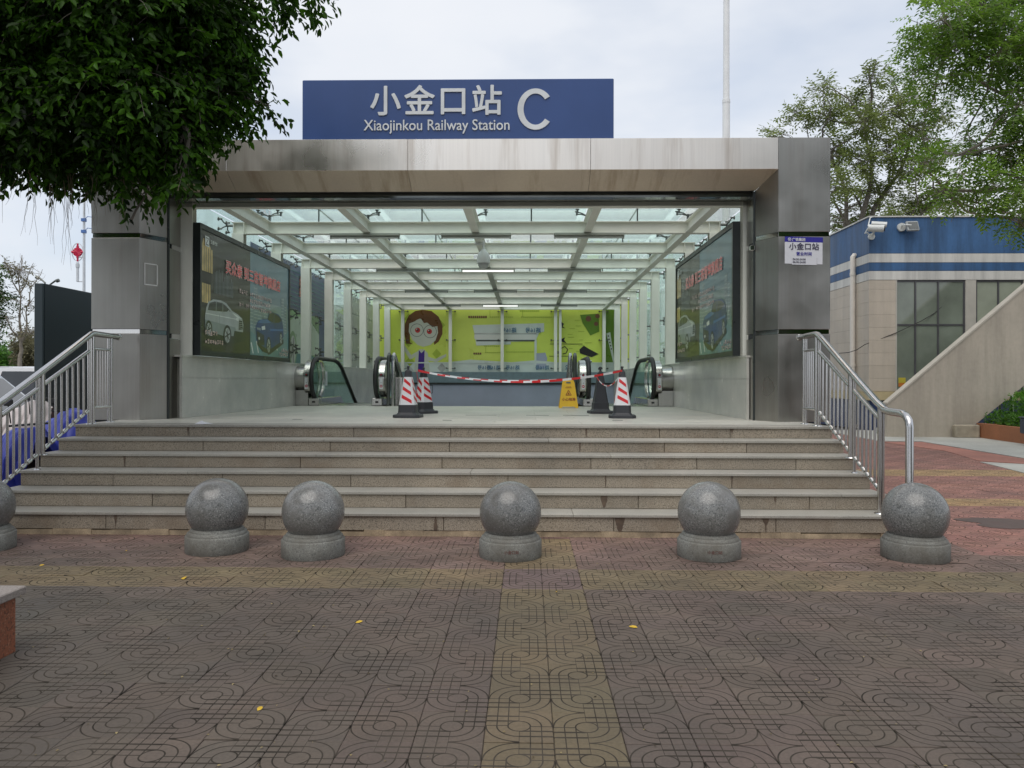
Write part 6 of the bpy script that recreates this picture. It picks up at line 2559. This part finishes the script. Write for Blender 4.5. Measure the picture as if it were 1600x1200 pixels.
# tree behind the office building
fb = []
for (x, y, r_) in ((1215, 205, 18), (1245, 175, 24), (1285, 140, 20), (1285, 180, 30), (1330, 160, 30), (1360, 120, 20), (1350, 190, 34), (1395, 125, 18), (1390, 170, 34), (1430, 150, 24), (1300, 230, 34), (1345, 250, 36), (1310, 290, 34), (1385, 230, 36), (1430, 200, 34), (1425, 260, 36), (1370, 300, 36), (1330, 335, 26), (1420, 320, 34), (1460, 240, 30), (1305, 345, 18), (1475, 310, 34), (1470, 180, 26), (1390, 345, 24), (1200, 212, 10), (1360, 98, 8), (1290, 128, 10), (1480, 350, 30)):
    fb.append(B(x, y, 32 + rq.uniform(-2, 2), r_ * .95, r_ * .62, r_ * 1.1))
FT = at(1350, 600, 32.5)
f0 = (FT.x, FT.y, 0)
fork = tuple(at(1345, 400, 32.5))
tree('back_tree', 'open crowned olive green tree rising behind the office building', f0, [f0, tuple(at(1347, 480, 32.5)), fork], .30,
     [(fork, tuple(at(1295, 240, 32)), .14, .04), (fork, tuple(at(1350, 190, 32.4)), .15, .04), (fork, tuple(at(1425, 200, 33)), .14, .04), (fork, tuple(at(1300, 300, 31.5)), .10, .03), (fork, tuple(at(1470, 300, 33)), .12, .03)],
     fb, 2700, 7, .50, .19, M_leaf_far, M_trunk, 25, planar=True, droop=.05, shell=.2, width=.36, hang=.15, twig_draw=900)

# sparse bare tree far left, and leafy ones beyond
sb = [B(x, y, 32, r_, r_ * .5) for (x, y, r_) in ((30, 425, 16), (10, 418, 12), (38, 440, 10), (20, 470, 14), (48, 480, 8), (8, 500, 12), (30, 520, 12), (50, 520, 10), (0, 460, 12))]
S0 = at(33, 600, 32)
fork = tuple(at(33, 535, 32))
tree('bare_tree', 'almost bare thin branched tree seen left of the dark panel', (S0.x, S0.y, 0), [(S0.x, S0.y, 0), tuple(at(31, 560, 32)), fork], .10,
     [(fork, tuple(at(31, 455, 32)), .055, .02), (fork, tuple(at(46, 470, 32.5)), .05, .015), (fork, tuple(at(8, 495, 31.5)), .05, .015), (tuple(at(31, 460, 32)), tuple(at(6, 408, 32)), .03, .008), (tuple(at(31, 460, 32)), tuple(at(52, 412, 32)), .03, .008), (tuple(at(31, 460, 32)), tuple(at(34, 400, 32)), .03, .008), (tuple(at(44, 480, 32)), tuple(at(66, 422, 32)), .03, .008)],
     sb, 200, 5, .35, .13, M_leaf_dry, M_trunk_pale, 35, droop=.2, shell=.2, twig_draw=300)
lb_ = [B(x, y, 22, r_, r_ * .8) for (x, y, r_) in ((-8, 455, 20), (-10, 475, 22), (-14, 500, 20), (-8, 518, 14), (-30, 430, 30), (-50, 480, 30))]
L0 = at(-60, 600, 22)
tree('left_edge_tree', 'dark green tree whose leaves just reach in at the left edge', (L0.x, L0.y, 0), [(L0.x, L0.y, 0), (L0.x, L0.y, 1.6), tuple(at(-50, 500, 22))], .14,
     [(tuple(at(-50, 500, 22)), tuple(at(-20, 450, 22)), .05, .02)], lb_, 500, 8, .35, .13, M_leaf_near, M_trunk, 45, planar=True, droop=.3, shell=.2, width=.3)
specs = [((0, 560, 45), (45, 26), 'yellow green bushy tree far behind the parked cars', M_leaf_hedge, .20), ((50, 552, 40), (26, 34), 'pale green young tree far behind the parked cars beside the panel', M_leaf_dry, .18), ((-60, 545, 48), (50, 34), 'far bushy tree beyond the left edge behind the cars', M_leaf_far, .2), ((95, 560, 50), (50, 30), 'far bushy tree hidden mostly by the dark panel', M_leaf_far, .2),
         ((450, 560, 52), (70, 60), 'far leafy tree seen dimly through the left glass wall', M_leaf_far, .24), ((560, 548, 50), (60, 70), 'darker far tree seen through the left glass wall near its end', M_leaf_far, .24), ((1100, 550, 40), (70, 60), 'far leafy tree seen through the right glass wall', M_leaf_far, .24)]
for k, ((x, y, D), (rx, ry), lab, mt, lf) in enumerate(specs):
    c = at(x, y, D)
    bl = [B(x + rq.uniform(-.5, .5) * rx, y + rq.uniform(-.5, .6) * ry, D + rq.uniform(-1, 1), rx * .5, ry * .45) for _ in range(9)]
    tree('distant_tree', lab, (c.x, c.y, 0), [(c.x, c.y, 0), (c.x, c.y, c.z * .5), (c.x, c.y, c.z)], .16, [((c.x, c.y, c.z * .6), (c.x - 1, c.y, c.z + .6), .06, .02), ((c.x, c.y, c.z * .6), (c.x + 1, c.y, c.z + .6), .06, .02)], bl, 900, 6, .4, lf, mt, M_trunk, 60 + k, droop=.1, shell=.5, group='distant trees')
# unseen trees added behind the camera for the steel to reflect
for k, (x, y, r_, h_) in enumerate(((11.2, -9, 3.8, 6.0), (-13, -11, 3.0, 5.0), (17, -13, 3.2, 5.4), (1.2, -19, 3.0, 4.8), (-23, -12, 3.2, 5.4))):
    bl = [(x + rq.uniform(-1, 1) * r_ * .6, y + rq.uniform(-1, 1) * r_ * .5, h_ + (q / 4 - 1) * r_ * (1.0 if k == 0 else .5), r_ * .6, r_ * .6, r_ * .42) for q in range(9)]
    tree('added_reflection_tree', 'dense dark tree added unseen behind the viewer for the steel to reflect', (x, y, 0), [(x, y, 0), (x, y, 2), (x, y, h_)], .18, [((x, y, 2.4), (x + 1.2, y, h_), .08, .03), ((x, y, 2.4), (x - 1.2, y, h_), .08, .03)], bl, 5200 if k == 0 else 2200, 6, .4, .24, M_leaf_near, M_trunk, 80 + k, droop=.2, shell=.4, group='trees added behind the viewer for reflections')

# unseen building added behind the viewer to darken the right column by reflection
t = thing('added_reflection_building', 'tall dark brown building added unseen behind the viewer to darken the right column', 'building', (15, -20, 0))
m = MB()
m.box(9.6, 26, -30, -20, 0, 14)
m.build('wall', plain('brown_facade', (.085, .075, .062), .8, var=.2), t)
for r_ in range(4):
    for c_ in range(6):
        m = MB()
        m.box(10.3 + c_ * 2.6, 12.0 + c_ * 2.6, -20.02, -19.95, 1.2 + r_ * 3.2, 3.0 + r_ * 3.2)
        m.build('window', M_carglass, t)

# low white buildings far left
for (x0, x1, y0, y1, D, lb) in ((-20, 22, 556, 600, 80, 'low white building far behind the cars at the left edge'), (28, 60, 572, 600, 70, 'small white hut roof far behind the parked cars')):
    a, b = at(x0, y0, D), at(x1, y1, D)
    t = thing('far_building', lb, 'building', (a.x, a.y, 0))
    m = MB()
    m.box(a.x, b.x, a.y, a.y + 6, 0, a.z)
    m.build('wall', M_bwhite, t)
    m = MB()
    m.box(a.x - .3, b.x + .3, a.y - .3, a.y + 6.3, a.z, a.z + .25)
    m.build('roof', M_concrete, t)
    for k in range(3):
        xx = a.x + (b.x - a.x) * (.15 + .3 * k)
        m = MB()
        m.box(xx, xx + (b.x - a.x) * .14, a.y - .03, a.y + .05, a.z * .4, a.z * .75)
        m.build('window', M_carglass, t)

# block behind the station seen through its glass
a, b = at(150, 470, 70), at(1000, 594, 70)
t = thing('far_building', 'large grey building behind the station glimpsed through the canopy glass', 'building', (a.x, a.y, 0))
m = MB()
m.box(at(470, 0, 75).x, at(560, 0, 75).x, 76, 84, 0, 9)
m.build('wall', M_pgrey, t)
for r_ in range(3):
    for c_ in range(6):
        m = MB()
        x = at(476 + c_ * 14, 0, 75).x
        m.box(x, x + .55, 75.95, 76.02, 1.2 + r_ * 2.5, 2.7 + r_ * 2.5)
        m.build('window', M_carglass, t)

# ================================================================== FALLEN LEAVES
rl = np.random.default_rng(77)
nl = 340
yy_ = 2.9 + rl.random(nl) ** 1.2 * 4.6
xx_ = (rl.random(nl) - .5) * 1.5 * yy_
yy_[:90] = 7.42 + rl.random(90) * .15
xx_[:90] = -5.4 + rl.random(90) * 9
Pl = np.stack([xx_, yy_, np.full(nl, .004)], 1)
ang = rl.random(nl) * 6.28
Dl = np.stack([np.cos(ang), np.sin(ang), rl.random(nl) * .1], 1)
Nl = np.tile(np.array([[0, 0, 1.0]]), (nl, 1)) + rl.normal(size=(nl, 3)) * .15
lit = leaf_mesh('leaf_litter', Pl, Dl, Nl, .006 + rl.random(nl) * .014, rl.random(nl), leaf_mat('litter', (.05, .035, .02), (.34, .27, .13), .0, .8), width=.7)
tag(lit, 'tiny dry leaf bits and crumbs scattered over the paving and along the lowest step', 'litter', kind='stuff')
M_fall = plain('fallen_leaf', (0.62, 0.40, 0.03), .6, var=.2, scale=30)
for k, (x, y, s, lab) in enumerate(((288, 905, .045, 'yellow fallen leaf in front of the second ball bollard from the left'), (562, 973, .028, 'small yellow fallen leaf left of the yellow tile strip'), (990, 980, .030, 'yellow fallen leaf right of the yellow tile strip'), (407, 1109, .024, 'yellow fallen leaf in the lower left of the pavement'), (66, 885, .026, 'yellow fallen leaf near the left planter'), (322, 876, .018, 'tiny pale leaf just under the second bollard'), (870, 925, .012, 'tiny pale fleck on the yellow tile strip'), (198, 862, .016, 'tiny pale leaf on the red tiles at the foot of the steps'))):
    D = EYE * 1200 / (y - 594)
    p = at(x, y, D)
    rr = random.Random(k)
    a = rr.uniform(0, 6)
    m = MB()
    MM = Matrix.Translation((p.x, p.y, .003)) @ Matrix.Rotation(a, 4, 'Z')
    pts = [(-s, 0, 0), (-s * .3, s * .45, s * .18), (s * .4, s * .4, s * .22), (s, 0, .05 * s), (s * .4, -s * .4, s * .02), (-s * .3, -s * .45, 0)]
    m.add([MM @ Vector(q) for q in pts], [(0, 1, 2, 3), (0, 3, 4, 5)])
    o = m.build('fallen_leaf', M_fall, loc=(p.x, p.y, 0))
    tag(o, lab, 'leaf', 'yellow leaves on the pavement')
